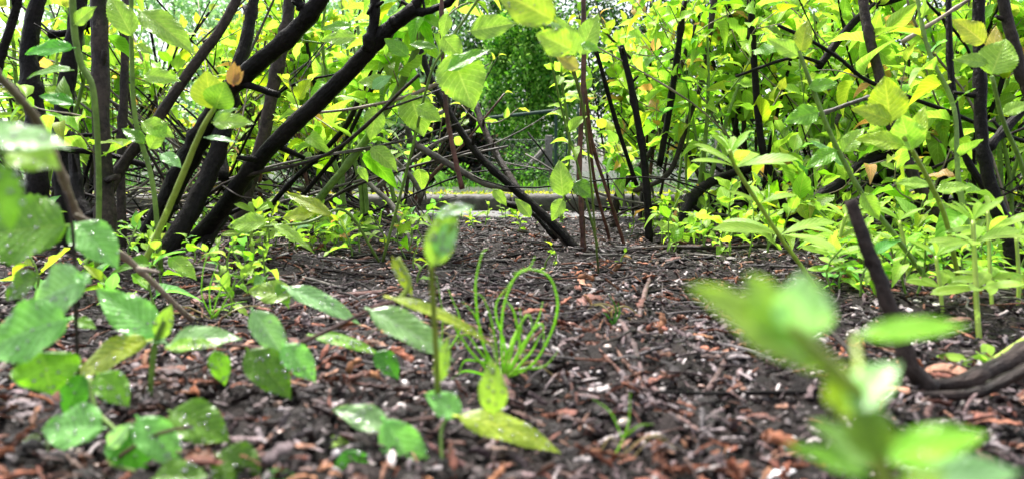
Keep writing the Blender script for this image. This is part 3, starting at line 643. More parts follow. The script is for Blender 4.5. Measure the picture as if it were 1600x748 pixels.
# F: right edge
f = Shrub('tall dark stems crossing at the right edge', 1590, 445)
f.stem([(1592, 445), (1578, 380), (1552, 300), (1538, 230), (1532, 110), (1530, -20)], (12, 10, 9.5, 9), B_BLACK, .9, .95)
f.stem([(1610, 430), (1560, 330), (1510, 250), (1488, 150), (1482, 60), (1482, -20)], (6, 5.5, 4.5), B_BLACK, .95, 1.0)
q = f.stem([(1512, 408), (1478, 355), (1432, 288), (1402, 225), (1378, 140), (1356, 50), (1346, -20)], (9, 9, 8, 8), B_BROWN, 1.05, 1.15)
f.stem([(1625, 180), (1598, 120), (1580, 60), (1563, -20)], (9, 8), B_BROWN, .9, .9, name='branch', bury=False)
f.stem([(1540, 235), (1580, 190), (1625, 140)], (7, 6), B_BLACK, .97, 1.0, name='branch', bury=False)
q3 = f.stem([(1545, 470), (1500, 300), (1490, 170), (1450, 80), (1430, -20)], (4, 3.6, 3), B_GREEN, .85, .9, wob=.2)
f.leaves(q3, 14, .05, start=.3); f.side(q, 9, .12, 8, 0.058)
f.done()
# G: cut stump stem, front right, with surface roots
s = Shrub('short brown pruned stem standing in front on the right with surface roots', 1420, 600, None, 'pruned_stem', 'stump'); s.stubs = False
s.stem([(1448, 604), (1420, 572), (1395, 500), (1375, 440), (1350, 380), (1328, 312)], (13, 14, 12, 12, 11, 10), B_BROWN, float(GD(604)), .47)
s.stem([(1400, 612), (1460, 618), (1530, 612), (1575, 592), (1640, 560)], (6, 8, 9, 10), B_BROWN, .435, .435, name='root', bury=False)
s.stem([(1440, 600), (1500, 596), (1560, 570), (1640, 530)], (8, 12, 14, 16), B_BROWN, .46, .50, name='root', bury=False)
s.stem([(1420, 616), (1330, 614), (1230, 612), (1130, 614), (1025, 612)], (5, 4.5, 4, 3.5, 2.5), B_BLACK, .432, .432, name='root', bury=False)
s.stem([(1395, 600), (1340, 560), (1290, 510), (1250, 475)], (5, 4, 3.5), B_BROWN, .455, .56, name='root', bury=False)
s.done()

# thicket shrubs, grown: (x, y, height, stems, leaves, size, label)
def bg_shrub(x, y, h, ns, nl, size, label, spread=.5, wts=None, m=None, lean=0, keep=None, lowleaf=.36, leafm=None, twiggy=2):
    b = np.array([x, y, float(gz(x, y))]); t = thing('shrub', label, 'shrub', b, 'thicket of shrubs at the back of the bed'); fol = Geo()
    for i in range(ns):
        an = rs.uniform(0, 6.283); sp = spread * rs.uniform(.3, 1.1); hh = h * rs.uniform(.7, 1.1)
        o = b + [rs.normal(0, .03), rs.normal(0, .03), -.01]; dx = np.array([math.cos(an) * sp + lean, math.sin(an) * sp * .5, 0])
        pts = [o, o + dx * .25 * h + [0, 0, hh * .3], o + dx * .65 * h + [0, 0, hh * .65] + rs.normal(0, .015, 3), o + dx * 1.1 * h + [0, 0, hh]]
        mm = m or [B_BROWN, B_BLACK, B_GREY, B_RED, B_BROWN, B_BLACK][rs.randint(6)]
        g = Geo(); r0 = rs.uniform(.0025, .006); p, _ = tube(g, pts, (r0, r0 * .8, r0 * .4), sides=7, seg=5, wob=.5, knots=2)
        g.build('stem', mm, t)
        for k in range(twiggy):
            j = rs.randint(6, len(p) - 2); dd = nrm(rs.normal(0, 1, 3) * [1, .8, .4] + [0, 0, .7]); l = rs.uniform(.08, .2) * h * 1.6
            tw = Geo(); q, _ = tube(tw, [p[j], p[j] + dd * l * .5 + rs.normal(0, .006, 3), p[j] + dd * l + [0, 0, .02]], (r0 * .35, r0 * .2), sides=5, seg=3); tw.build('twig', m or B_TAN, t)
            shoot_leaves(fol, q, max(3, int(nl / ns / (twiggy + 1))), size, wts=wts)
        shoot_leaves(fol, p, max(4, int(nl / ns / (twiggy + 1) * 1.5)), size, start=lowleaf, wts=wts)
    fol.build('foliage', leafm or M_LEAF, t)
W1 = [(LIME, .78), (GREEN, .08), (YEL, .11), (PEACH, .03)]; W2 = [(LIME, .6), (GREEN, .2), (MINT, .14), (YEL, .06)]
bgs = [
 (.30, 1.95, .62, 8, 210, .045, 'light green leafy shrub beside the thin red stems, in front of the kerb', .32, W1),
 (.52, 1.75, .66, 10, 330, .045, 'dense yellow green shrub behind the pruned black stem', .4, W1),
 (.78, 1.9, .66, 10, 320, .045, 'leafy lime shrub behind the tall black stem on the right', .45, W1),
 (.72, 1.4, .55, 7, 170, .045, 'loose leafy shrub between the tall black stem and the crossing twig', .4, W1),
 (1.02, 1.75, .64, 9, 290, .045, 'leafy shrub behind the heavy low black limb', .45, W2),
 (1.3, 1.95, .7, 9, 290, .048, 'bushy shrub with twiggy base behind the right edge stems', .5, W1),
 (1.05, 1.35, .52, 6, 150, .045, 'open shrub with long yellow green leaves near the right edge', .4, W1),
 (-.28, 2.05, .45, 8, 60, .04, 'sparse twiggy shrub left of the gap by the kerb', .5, W2),
 (-.42, 1.8, .58, 9, 230, .045, 'bright leafy shrub behind the green stem left of centre', .4, W1),
 (-.68, 1.95, .55, 10, 190, .04, 'twiggy shrub with yellow and peach tips behind the leaning black stems', .5, [(LIME, .7), (YEL, .2), (PEACH, .1)]),
 (-.95, 1.7, .55, 9, 190, .04, 'leafy shrub behind the upright brown stem at the left', .5, W1),
 (-1.22, 1.95, .7, 9, 220, .042, 'leafy shrub at the far left behind the thick dark trunks', .5, W2),
 (-1.0, 3.1, .7, 10, 240, .05, 'shrub beyond the kerb seen low between the leaning stems', .6, W1),
 (-2.0, 3.3, .9, 9, 260, .05, 'shrub beyond the kerb at the far left', .6, W2),
 (-.62, 2.75, .45, 9, 30, .04, 'nearly bare grey stemmed shrub beyond the kerb left of the gap', .5, W2),
 (1.2, 3.0, .8, 9, 260, .05, 'shrub beyond the kerb behind the leafy shrubs right of centre', .5, W1),
 (1.9, 3.1, .9, 9, 260, .05, 'shrub beyond the kerb behind the low black limb', .6, W2),
 (2.6, 3.3, .9, 9, 240, .05, 'shrub beyond the kerb at the far right', .6, W1)]
for (x, y, h, ns, nl, sz, lab, sp, wt) in bgs: bg_shrub(x, y, h, ns, int(nl * 2.0) if nl > 80 else nl, sz * 1.4, lab, sp, wt)

bgs2 = [(.62, 1.45, .52, 5, 80, .056, 'near shrub with broad lime leaves right of the pruned black stems', .35, W1),
 (.90, 1.40, .52, 4, 70, .056, 'near shrub with broad lime leaves in front of the slanting brown stem', .35, W1),
 (.36, 1.55, .55, 5, 110, .052, 'near shrub with lime leaves between the red stems and the pruned black stem', .3, W1),
 (-.30, 1.5, .5, 5, 130, .055, 'near shrub with large lime leaves under the forking black limb', .25, W1),
 (-.82, 1.35, .5, 5, 110, .052, 'near shrub with lime leaves between the diagonal brown stem and the left trunks', .3, W1),
 (-.55, 1.6, .28, 6, 120, .045, 'low lime shrub at the foot of the leaning black stems', .5, W1),
 (.95, 1.55, .26, 7, 160, .045, 'low lime shrub under the heavy black limb', .6, W1),
 (1.25, 1.55, .3, 7, 160, .045, 'low lime shrub at the right edge by the crossing stems', .6, W1)]
for (x, y, h, ns, nl, sz, lab, sp, wt) in bgs2: bg_shrub(x, y, h, ns, nl, sz, lab, sp, wt, m=B_GREEN if h > .4 else None)
# dead canes lying and leaning in the thicket
def canes(n, px, D, ang, label, group, sg=0):
    for _ in range(n):
        d = rs.uniform(*D); x = (rs.uniform(*px) - 800) / F * d; z0 = float(gz(x, d)); L = rs.uniform(.25, .7); a = R(rs.uniform(*ang)) * rs.choice([-1, 1]); dv = np.array([math.cos(a) * (sg or rs.choice([-1, 1])), rs.normal(0, .3), abs(math.sin(a))])
        b = np.array([x, d, z0]); g = Geo(); r = rs.uniform(.0012, .0034); pts = [np.zeros(3) - [0, 0, .004], dv * L * .35 + rs.normal(0, .02, 3), dv * L * .7 + rs.normal(0, .03, 3), dv * L]
        p, _ = tube(g, pts, (r, r * .6), sides=7, wob=.6, knots=3)
        for k in range(2):
            j = rs.randint(4, len(p) - 2); e = nrm(dv + rs.normal(0, .6, 3)); tube(g, [p[j], p[j] + e * L * .15, p[j] + e * L * .28 + [0, 0, .01]], (r * .5, r * .25), sides=5, seg=3)
        o = g.build('dead_cane', [B_GREY, B_BROWN, B_BROWN, B_BLACK, B_BLACK, B_TAN][rs.randint(6)]); o.location = b; tag(o, label, 'dead stem', group); AUTO.setdefault(group, []).append(o)
canes(34, (400, 670), (1.6, 2.15), (8, 60), 'leaning bare dead cane', 'dead canes leaning in the thicket left of the gap', -1)
canes(78, (60, 560), (1.2, 2.1), (5, 70), 'bare dead cane behind', 'dead canes behind the leaning black stems')
canes(80, (1080, 1640), (1.25, 2.15), (5, 65), 'bare dead cane', 'dead canes in the thicket on the right')
# ------------------------------------------------------------------ plants made leaf by leaf
def hl(parent, b, t, D, wr=.5, roll=55, col=GREEN, curl=.2, fold=.15, dD=0.0, m=None, big=True, name='leaf', label=None):
    """one leaf from photo point b to t, D metres away; roll 0 = lying flat, 90 = facing the photographer"""
    A = P(b[0], b[1], D); B = P(t[0], t[1], D + dD); d = B - A; L = np.linalg.norm(d); dn = d / L; tc = nrm(CP - A)
    up = np.array([0, 0, 1.]); n = math.cos(R(roll)) * up + math.sin(R(roll)) * tc; n = nrm(n - dn * np.dot(n, dn))
    # aim the bent leaf's chord at B
    dn2 = nrm(dn + n * curl * .75); n = nrm(n - dn2 * np.dot(n, dn2))
    T = (LTbig if big else (lambda a, c, f: leaf_template(10, 6, a, c, f, serr=.08, teeth=9)))(wr, curl, fold)
    g = Geo(); c = np.clip(np.array(col) * rs.uniform(.88, 1.12), 0, 1); g.inst(T, (frames(dn2[None], n[None]) * L), A[None], c[None])
    o = g.build(name, m or M_WET, parent)
    if label: o['label'] = label
    if big and D > .2 and D < .6 and L > .015:
        V = g.v[0]; nn = n; k = rs.randint(6, 16); gd = Geo(); idx = rs.randint(13 * 8, 13 * 38, k); dr = rs.uniform(.0004, .0011, k)
        T0 = PEB0; M = frames(np.tile(dn2, (k, 1)), np.tile(nn, (k, 1))) * dr[:, None, None] * np.array([1, 1, .65]); gd.inst(T0, M, V[idx] + nn * dr[:, None] * .35, np.ones((k, 3))); gd.build('water_drops', M_DROP, o)
    return o
PEB0 = ico(0.0, 1)
class Plant(Shrub):
    def __init__(s, name, label, cat, base, D=None, group=None):
        b = P(base[0], base[1], D) if D else G(*base); s.D = D or float(GD(base[1])); b[2] = gz(b[0], b[1]) if D else b[2]
        s.root = thing(name, label, cat, b, group); s.fol = Geo(); s.nf = 0
    def st(s, pts, r, m=None, D0=None, D1=None, name='stem', **k):
        k.setdefault('rough', .03); k.setdefault('knots', 0); k.setdefault('wob', .1); k.setdefault('bury', False)
        return s.stem(pts, r, m or B_GREEN, D0 or s.D, D1, name=name, **k)
    def lf(s, b, t, wr=.5, roll=55, col=GREEN, D=None, **k): return hl(s.root, b, t, D or s.D, wr, roll, col, **k)
SHEENG = np.array((.34, .60, .22))  # leaf green paled toward white, sky sheen put into the colour
# left edge plant with big toothed leaves
p = Plant('seedling', 'plant with large wet toothed dark green leaves at the left edge', 'plant', (122, 585), .40)
p.st([(122, 592), (119, 500), (117, 420), (112, 345), (100, 300)], (3, 2.5), B_BROWN)
p.lf((112, 352), (-48, 372), .72, 62, GREEN * .8, curl=.15, fold=.1); p.lf((112, 345), (186, 418), .62, 50, MINT, D=.41, curl=.2)
p.lf((138, 436), (50, 474), .85, 62, SAGE, D=.39); p.lf((62, 428), (6, 466), .7, 50, GREEN * .6, D=.43); p.lf((118, 430), (142, 442), .9, 50, SAGE, D=.39)
p.lf((114, 496), (-34, 548), .62, 65, MINT, D=.36); p.lf((115, 500), (150, 512), .6, 50, GREEN, D=.45)
# overhanging shoot, top left, close to the lens
p = Plant('leafy_shoot', 'blurred overhanging shoot with broad wet leaves entering at the left edge', 'plant', (-160, 748), .24)
p.st([(-160, 780), (-140, 500), (-60, 270), (0, 240), (60, 228)], (5, 4), B_GREEN)
p.lf((-60, 215), (112, 228), .42, 40, SHEENG, D=.235, curl=.12, m=M_SOFT); p.lf((10, 232), (92, 262), .75, 60, LIME, D=.25); p.lf((-30, 250), (18, 360), .62, 65, GREEN, D=.23); p.lf((-30, 195), (40, 210), .5, 30, SAGE, D=.26, m=M_SOFT)
# pale diagonal stem
p = Plant('pale_dead_stem', 'pale tan bent dead stem crossing in front of the left trunks', 'stem', (292, 492), .62)
p.st([(300, 500), (215, 420), (160, 375), (118, 335), (98, 290), (78, 240), (48, 180), (-20, 100)], (5, 6, 7, 6, 6, 5), B_TAN, .62, .30, knots=3, wob=.3)
p.st([(118, 335), (150, 350), (180, 372)], (2, 3), B_TAN, .44, .46, name='side_branch'); p.st([(215, 420), (250, 425)], (5, 2), B_TAN, .53, .53, name='side_branch')
# seedling B
p = Plant('seedling', 'seedling with a broad pale wet leaf and an arching yellow leaf on a short stalk', 'plant', (234, 612), .43)
p.st([(234, 618), (238, 575), (244, 535), (256, 500)], (4, 5, 4), B_GREEN)
p.lf((252, 530), (150, 448), .48, 62, MINT * 1.2, curl=.1, m=M_SOFT); p.lf((238, 530), (106, 590), .36, 50, YEL * .9, curl=.5, fold=.1, D=.42); p.lf((246, 532), (268, 474), .45, 75, LIME, curl=.1)
p.lf((258, 540), (374, 524), .40, 50, SHEENG, curl=.3, m=M_SOFT, D=.41); p.lf((258, 544), (345, 536), .28, 50, LIME, curl=.3, D=.405); p.lf((262, 535), (205, 525), .35, 40, SAGE, m=M_SOFT)
# low cluster bottom left
p = Plant('seedling', 'cluster of rounded wet leaves low at the bottom left corner', 'plant', (160, 745), .33)
p.st([(160, 790), (170, 720), (185, 680), (150, 640), (140, 590)], (4, 3), B_GREEN, .33, .36); p.st([(175, 720), (240, 680), (300, 665)], (3, 2.5), B_RED, .33); p.st([(172, 725), (260, 745), (340, 725)], (3, 2.5), B_GREEN, .33)
p.lf((64, 546), (82, 616), 1.3, 70, GREEN * 1.1, D=.37, curl=.1); p.lf((132, 582), (100, 648), .6, 60, DEEP * 1.6, D=.38); p.lf((150, 580), (202, 634), .66, 62, GREEN * 1.1, D=.36, curl=.1)
p.lf((166, 668), (62, 668), .74, 60, MINT, D=.34, m=M_SOFT); p.lf((212, 648), (284, 732), .52, 66, MINT * 1.1, D=.33, curl=.1); p.lf((262, 640), (360, 688), .66, 60, GREEN * .6, D=.345)
p.lf((186, 664), (226, 740), .85, 60, DEEP * 1.3, D=.335); p.lf((335, 706), (408, 758), .85, 60, GREEN * .5, D=.32); p.lf((82, 706), (0, 688), .5, 45, np.array((.25, .33, .12)), D=.36); p.lf((235, 748), (325, 742), .6, 60, GREEN * .7, D=.30)
p.lf((168, 700), (205, 660), .5, 65, SHEENG * 1.5, D=.325, m=M_SOFT); p.lf((400, 760), (470, 745), .6, 60, DEEP, D=.31)
# runner with paired leaves
p = Plant('runner_seedling', 'thin brown runner with drooping wet leaves left of the grass tuft', 'plant', (296, 545), .45)
p.st([(285, 560), (310, 540), (360, 538), (430, 545), (470, 535), (530, 508), (585, 480), (625, 468)], (3, 3.2, 3), B_RED, .44, .42); p.st([(625, 468), (640, 440), (622, 402)], (4, 3), B_LIME, .42, .42)
p.lf((392, 480), (450, 566), .44, 62, SAGE, D=.42, m=M_SOFT, curl=.1); p.lf((440, 535), (494, 596), .56, 62, MINT * 1.1, D=.415); p.lf((384, 542), (456, 622), .56, 66, GREEN * .55, D=.41); p.lf((335, 545), (352, 602), .55, 60, GREEN, D=.42)
p.lf((440, 446), (566, 504), .25, 50, SAGE, D=.50, m=M_SOFT); p.lf((480, 522), (600, 552), .2, 40, GREEN, D=.44); p.lf((586, 546), (624, 592), .6, 60, DEEP * 1.4, D=.44); p.lf((570, 480), (712, 560), .32, 52, SHEENG, D=.40, m=M_SOFT, curl=.2)
p.lf((600, 462), (776, 534), .12, 40, YEL * .8, D=.39, curl=.3); p.lf((612, 400), (645, 462), .3, 60, YEL * .7, D=.42); p.lf((460, 462), (386, 452), .55, 60, LIME * .9, D=.56); p.lf((432, 440), (452, 482), .4, 60, GREEN * .7, D=.56)
# front centre seedling
p = Plant('seedling', 'low front seedling with one long yellow green leaf and mint green leaves, centre', 'plant', (702, 748), .34)
p.st([(700, 780), (690, 700), (694, 660), (720, 648)], (3, 3), B_GREEN, .34, .36); p.st([(600, 662), (650, 655), (720, 648)], (3, 3), B_RED, .36)
p.lf((722, 650), (664, 612), .66, 55, MINT * 1.1, D=.36, m=M_SOFT, curl=.1); p.lf((706, 648), (880, 700), .27, 50, YEL * .85 + LIME * .2, D=.355, curl=.35, fold=.05); p.lf((612, 668), (520, 636), .46, 58, SHEENG * .8, D=.36, m=M_SOFT); p.lf((596, 650), (672, 764), .46, 66, MINT * 1.15, D=.35, curl=.08)
p.lf((535, 690), (448, 692), .5, 60, DEEP * 1.5, D=.37); p.lf((540, 700), (560, 760), .85, 60, DEEP * 1.5, D=.34); p.lf((505, 690), (545, 690), .5, 60, LIME, D=.36); p.lf((600, 680), (650, 690), .3, 40, GREEN, D=.36)
# upright arching blade, close
p = Plant('arching_shoot', 'blurred upright shoot with an arched glossy leaf before the centre gap', 'plant', (684, 606), .36)
p.st([(684, 612), (680, 520), (676, 440), (672, 380)], (5, 4), B_LIME, .36, .31)
p.lf((672, 420), (712, 316), .42, 78, LIME * .9, D=.30, curl=.05); p.lf((678, 340), (742, 322), .4, 40, SAGE, D=.30, m=M_SOFT); p.lf((682, 405), (712, 338), .5, 60, SHEENG * 1.4, D=.30, m=M_SOFT); p.lf((684, 600), (700, 525), .32, 70, LIME, D=.36); p.lf((772, 650), (768, 560), .5, 75, LIME * .8 + YEL * .2, D=.34)

# grass tufts: every blade a part
def tuft(label, base, D, arcs, r, col=(.36, .64, .05), name='grass_tuft'):
    t = Plant(name, label, 'grass tuft', base, D)
    for a in arcs:
        g = Geo(); pts = [P(q[0], q[1], D + (q[2] if len(q) > 2 else 0)) for q in a]; c = np.array(col) * rs.uniform(.8, 1.25)
        tube(g, pts, np.array([1, 1.1, .9, .2]) * r * .4 * D / F, sides=6, rough=0, flat=.22, wob=.8, col=c); g.build('blade', M_BLADE, t.root)
    for _ in range(4):
        q = G(base[0] + rs.uniform(-40, 40), base[1] + rs.uniform(-8, 6)); q2 = G(base[0] + rs.uniform(-110, 110), base[1] + rs.uniform(-25, 15)); g = Geo()
        tube(g, [q + [0, 0, .003], (q + q2) / 2 + [0, 0, .012], q2 + [0, 0, .004]], np.array([.8, 1, .2]) * r * .4 * D / F, sides=5, rough=0, flat=.25, wob=1, col=(.42, .34, .16)); g.build('blade', M_BLADE, t.root)
    return t
B0 = (786, 592)
tuft('tuft of bright curling grass blades in the middle of the bed', B0, .47, [
 [B0, (835, 565), (868, 490), (858, 435), (825, 420), (800, 428, .03)], [B0, (762, 560), (745, 500, -.01), (722, 470, -.02)], [(780, 590), (772, 520), (758, 470), (738, 452)], [(786, 588), (784, 500), (800, 440), (826, 420), (836, 400)],
 [(790, 590), (812, 545), (804, 490), (790, 468)], [(776, 592), (735, 548), (705, 500), (692, 480)], [(788, 590), (822, 530), (846, 505), (850, 545)], [(782, 590), (752, 530), (742, 450), (752, 398), (762, 388)],
 [(796, 588), (830, 550), (846, 520)], [(780, 592), (730, 580), (705, 592)], [(790, 588), (808, 520), (828, 492), (835, 540)], [(792, 588), (820, 560, .02), (815, 500, .03)], [(786, 590), (770, 545, .03), (765, 505, .04)], [B0, (800, 530, .02), (822, 490, .03)], [B0, (755, 555), (728, 520), (712, 540)], [B0, (815, 575), (850, 570), (872, 548)], [B0, (790, 540), (775, 480), (798, 440)], [B0, (768, 570), (730, 560), (716, 580)], [B0, (808, 560, .02), (838, 500, .03), (848, 470, .03)], [B0, (795, 550), (815, 520), (812, 480)]], 4.8)
tuft('small grass tuft at the foot of the leaning stems on the left', (330, 495), .68, [[(330, 498), (328, 450), (340, 410)], [(330, 498), (345, 450), (372, 420)], [(332, 498), (316, 455), (325, 400), (350, 375)], [(330, 498), (352, 478), (386, 470)], [(335, 500), (362, 450), (370, 425)]], 3.2)
tuft('lone green grass sprout on bare soil in front, right of centre', (962, 712), .355, [[(958, 716), (982, 665), (985, 612)], [(975, 690), (955, 645), (926, 622)], [(978, 680), (1000, 664), (1022, 662)]], 3.6)
tuft('tiny grass sprout beside the mauve root', (958, 505), .62, [[(958, 508), (962, 480), (950, 458)], [(958, 508), (948, 492), (942, 488)], [(958, 508), (968, 490), (966, 472)]], 4, col=(.1, .3, .03))
tuft('thin upright grass blades behind the arching shoot', (684, 560), .5, [[(684, 562), (680, 480), (676, 380)], [(686, 562), (692, 500), (682, 430)], [(690, 562), (720, 510), (700, 450)]], 3.4)

# blurred plant close to the lens, right
p = Plant('leafy_shoot', 'large blurred yellow green shoot very close at the bottom right', 'plant', (1390, 748), 0.123)
p.st([(1395, 820), (1370, 700), (1345, 620), (1290, 560), (1235, 510)], (14, 13, 12, 9), B_LIME, 0.123, 0.119)
p.lf((1300, 580), (1080, 440), .34, 55, LIME * .9 + YEL * .2, D=0.123, curl=.15, m=M_SOFT); p.lf((1240, 540), (1170, 425), .6, 55, LIME, D=0.123, m=M_SOFT); p.lf((1255, 530), (1255, 425), .85, 22, SHEENG * 1.3, D=0.120, m=M_SOFT); p.lf((1310, 570), (1180, 520), .3, 60, YEL * .6 + LIME * .5, D=0.123)
p.lf((1325, 640), (1405, 565), .62, 35, SHEENG * 1.6, D=0.120, m=M_SOFT); p.lf((1345, 650), (1290, 560), .7, 60, YEL * .6 + LIME * .4, D=0.123); p.lf((1375, 720), (1545, 672), .36, 58, GREEN * 1.5, D=0.123, m=M_SOFT); p.lf((1370, 720), (1345, 612), .65, 60, LIME * .7, D=0.119)
p.lf((1370, 730), (1270, 655), .42, 50, LIME * .6 + SAGE * .5, D=0.127, m=M_SOFT); p.lf((1360, 748), (1230, 690), .3, 40, GREEN, D=0.139); p.lf((1400, 770), (1480, 735), .5, 60, LIME, D=0.123); p.lf((1410, 765), (1600, 730), .4, 50, SAGE, D=0.139, m=M_SOFT)
p.st([(1355, 660), (1340, 560), (1335, 525)], (6, 5), B_LIME, 0.123, 0.139, name='side_stem'); p.lf((1335, 526), (1520, 505), .24, 48, GREEN * 1.5, D=0.148, curl=.1)

# whorled cleavers-like weeds
def whorls(label, stem, D0, D1, wh, rpx=3.5, name='whorled_weed', m=None):
    p = Plant(name, label, 'weed', stem[0][:2], D0); pp = p.st(stem, rpx, m or B_LIME, D0, D1)
    for (x, y, L, n, up) in wh:
        j = np.argmin([abs(q[0] - P(x, y, q[1] * math.cos(PITCH))[0]) + abs(q[2] - P(x, y, np.dot(q - CP, FWD))[2]) for q in pp]); c = pp[j]; Dq = np.dot(c - CP, FWD); Lm = L * Dq / F
        for k in range(n):
            a = k * 6.283 / n + rs.uniform(-.2, .2); d = nrm(np.array([math.cos(a), math.sin(a) * .7, up + rs.normal(0, .15)])); g = Geo()
            g.inst(leaf_template(8, 4, .26, .28, .15, pet=.02, shape=1.15), frames(d[None], nrm(np.array([[0, -.6, 1.]]) + rs.normal(0, .15, 3))) * Lm * rs.uniform(.8, 1.1), c[None], lcol(1, [(LIME, 1)], .08)); g.build('leaf', M_LEAF, p.root)
    return p
whorls('weed with narrow whorled leaves leaning left before the black limb base', [(1295, 480), (1255, 420), (1218, 368), (1180, 310), (1150, 262), (1140, 235)], .82, .72, [(1218, 368, 105, 5, .25), (1185, 315, 60, 4, .5), (1152, 262, 85, 8, .5), (1140, 238, 50, 6, 1.2)], 3.4)
whorls('tall whorled weed by the right edge black stem', [(1532, 550), (1526, 480), (1522, 400), (1520, 345)], .62, .66, [(1524, 450, 75, 6, .2), (1521, 378, 75, 7, .3), (1520, 345, 50, 6, 1.0)], 4)
whorls('thin whorled weed just left of the right edge black stem', [(1556, 545), (1548, 450), (1545, 370), (1543, 330)], .7, .74, [(1547, 430, 60, 6, .2), (1544, 365, 55, 7, .4), (1543, 332, 35, 5, 1.0)], 3)
whorls('sprawling pale weed lying over the brown root', [(1600, 530), (1545, 565), (1500, 578), (1460, 590)], .55, .52, [(1500, 578, 80, 6, .3), (1460, 590, 55, 6, .2), (1555, 560, 70, 6, .5)], 4)
whorls('small whorled weed left of the brown pruned stem', [(1380, 470), (1330, 430), (1300, 400)], .85, .82, [(1330, 430, 60, 6, .3), (1300, 402, 45, 6, .6)], 3.5)

whorls('fresh whorled weed left of the two tall whorled weeds', [(1475, 520), (1470, 460), (1462, 400)], .7, .72, [(1470, 455, 62, 6, .3), (1462, 402, 48, 6, .8)], 3)
whorls('whorled weed at the very right edge in front of the stems', [(1590, 500), (1592, 430), (1588, 370)], .72, .74, [(1592, 430, 60, 6, .3), (1588, 372, 45, 6, .8)], 3)
whorls('whorled weed in front of the slanting brown stem base', [(1420, 440), (1415, 390), (1405, 345)], .9, .92, [(1415, 388, 62, 6, .3), (1405, 347, 46, 6, .8)], 3)
whorls('whorled weed right of the black limb base', [(1310, 420), (1312, 370), (1322, 335)], .98, 1.0, [(1312, 370, 62, 6, .3), (1322, 337, 46, 6, .8)], 3)
whorls('whorled weed behind the small left grass tuft', [(395, 405), (392, 370), (398, 335)], 1.05, 1.05, [(392, 368, 50, 6, .3), (398, 337, 38, 6, .8)], 2.5)
# green shoots with individual leaves
p = Plant('young_shoot', 'upright green shoot with a pinkish bud cupped by leaves, left of centre', 'shoot', (218, 425), .75)
p.st([(216, 432), (258, 340), (290, 265), (318, 200), (336, 168)], (5.2, 5, 4.2, 3.2), B_LIME, .75, .68)
p.lf((332, 178), (322, 112), .8, 80, YEL * .8, D=.68, curl=-.1, big=False); p.lf((335, 176), (352, 128), .9, 75, GREEN * .7 + YEL * .2, D=.675, big=False); p.lf((330, 192), (396, 192), .45, 60, LIME, D=.66, curl=.2); p.lf((330, 190), (372, 168), .5, 30, GREEN * .7, D=.68); p.lf((318, 215), (372, 222), .22, 45, SAGE, D=.68); p.lf((250, 240), (284, 262), .6, 50, SAGE, D=.72)
for k_, (x_, y_) in enumerate([(366, 98), (374, 104), (360, 104), (381, 112), (356, 112)]): p.lf((364, 136), (x_, y_), .5, 75 - 12 * k_, PEACH * (.55 + .1 * k_), D=.665 + .004 * k_, big=False, curl=-.15, name='bud_scale')
p.lf((262, 400), (308, 436), .5, 50, LIME, D=.73)
p = Plant('young_shoot', 'pale green shoot hanging past the dark trunks at the top left', 'shoot', (150, 430), .78)
p.st([(150, 435), (155, 300), (147, 150), (126, 100), (116, 50), (112, -20)], (4, 4.5, 5, 5), B_GREEN, .78, .72)
p.lf((118, 75), (36, 82), .36, 55, DEEP * 2.2, D=.70, curl=.2); p.lf((118, 165), (60, 148), .4, 55, DEEP * 1.6, D=.74); p.lf((115, 40), (150, 10), .5, 60, LIME, D=.72); p.lf((116, 110), (40, 118), .3, 40, GREEN, D=.72, curl=.3)
p = Plant('young_shoot', 'slim green shoot with broad lime leaves between the upright and diagonal brown stems', 'shoot', (250, 420), .85)
p.st([(252, 425), (238, 285), (212, 190), (206, 90), (205, -20)], (4, 3.6, 3.2), B_GREEN, .85, .8)
p.lf((222, 118), (282, 126), .46, 65, LIME, D=.8); p.lf((208, 60), (170, -10), .5, 70, LIME, D=.79); p.lf((215, 15), (304, 82), .42, 60, LIME, D=.77); p.lf((220, 190), (272, 215), .55, 70, LIME, D=.82); p.lf((210, 70), (240, 85), .5, 60, LIME, D=.8); p.lf((228, 225), (190, 200), .5, 60, GREEN * .7, D=.82); p.lf((232, 235), (262, 190), .5, 60, LIME, D=.82)
p = Plant('young_shoot', 'green shoot leaning right across the black limb to the top', 'shoot', (1455, 440), .82)
p.st([(1455, 445), (1400, 370), (1345, 300), (1300, 215), (1270, 140), (1248, 80)], (4, 4, 3.5, 3), B_GREEN, .82, .78)
p.lf((1262, 140), (1310, 128), .5, 60, GREEN * .9, D=.78); p.lf((1282, 175), (1226, 190), .62, 65, GREEN, D=.78); p.lf((1310, 235), (1258, 262), .5, 60, GREEN, D=.79); p.lf((1315, 240), (1350, 200), .55, 65, LIME, D=.8); p.lf((1345, 300), (1375, 345), .5, 60, LIME, D=.8); p.lf((1320, 262), (1268, 218), .3, 40, SAGE, D=.8); p.lf((1250, 90), (1200, 60), .5, 60, LIME, D=.78); p.lf((1250, 85), (1262, 30), .5, 70, YEL * .8, D=.78)
p = Plant('young_shoot', 'shoot tipped with yellow folded leaves beside the slanting brown stem', 'shoot', (1500, 440), .8)
p.st([(1500, 445), (1478, 345), (1455, 290), (1428, 240), (1412, 215)], (4, 3.6, 3.2), B_LIME, .8, .7)
p.lf((1425, 238), (1408, 180), .85, 78, LIME * 1.1, D=.7, curl=-.1); p.lf((1415, 228), (1338, 215), .45, 55, YEL * .6 + LIME * .4, D=.7); p.lf((1392, 196), (1382, 120), .75, 80, YEL, D=.69, curl=-.1); p.lf((1395, 192), (1332, 168), .55, 60, YEL * .8, D=.69); p.lf((1425, 235), (1445, 165), .4, 70, YEL * .8 + LIME * .3, D=.7); p.lf((1455, 290), (1400, 285), .4, 50, LIME, D=.75); p.lf((1460, 300), (1520, 290), .4, 50, LIME, D=.76)
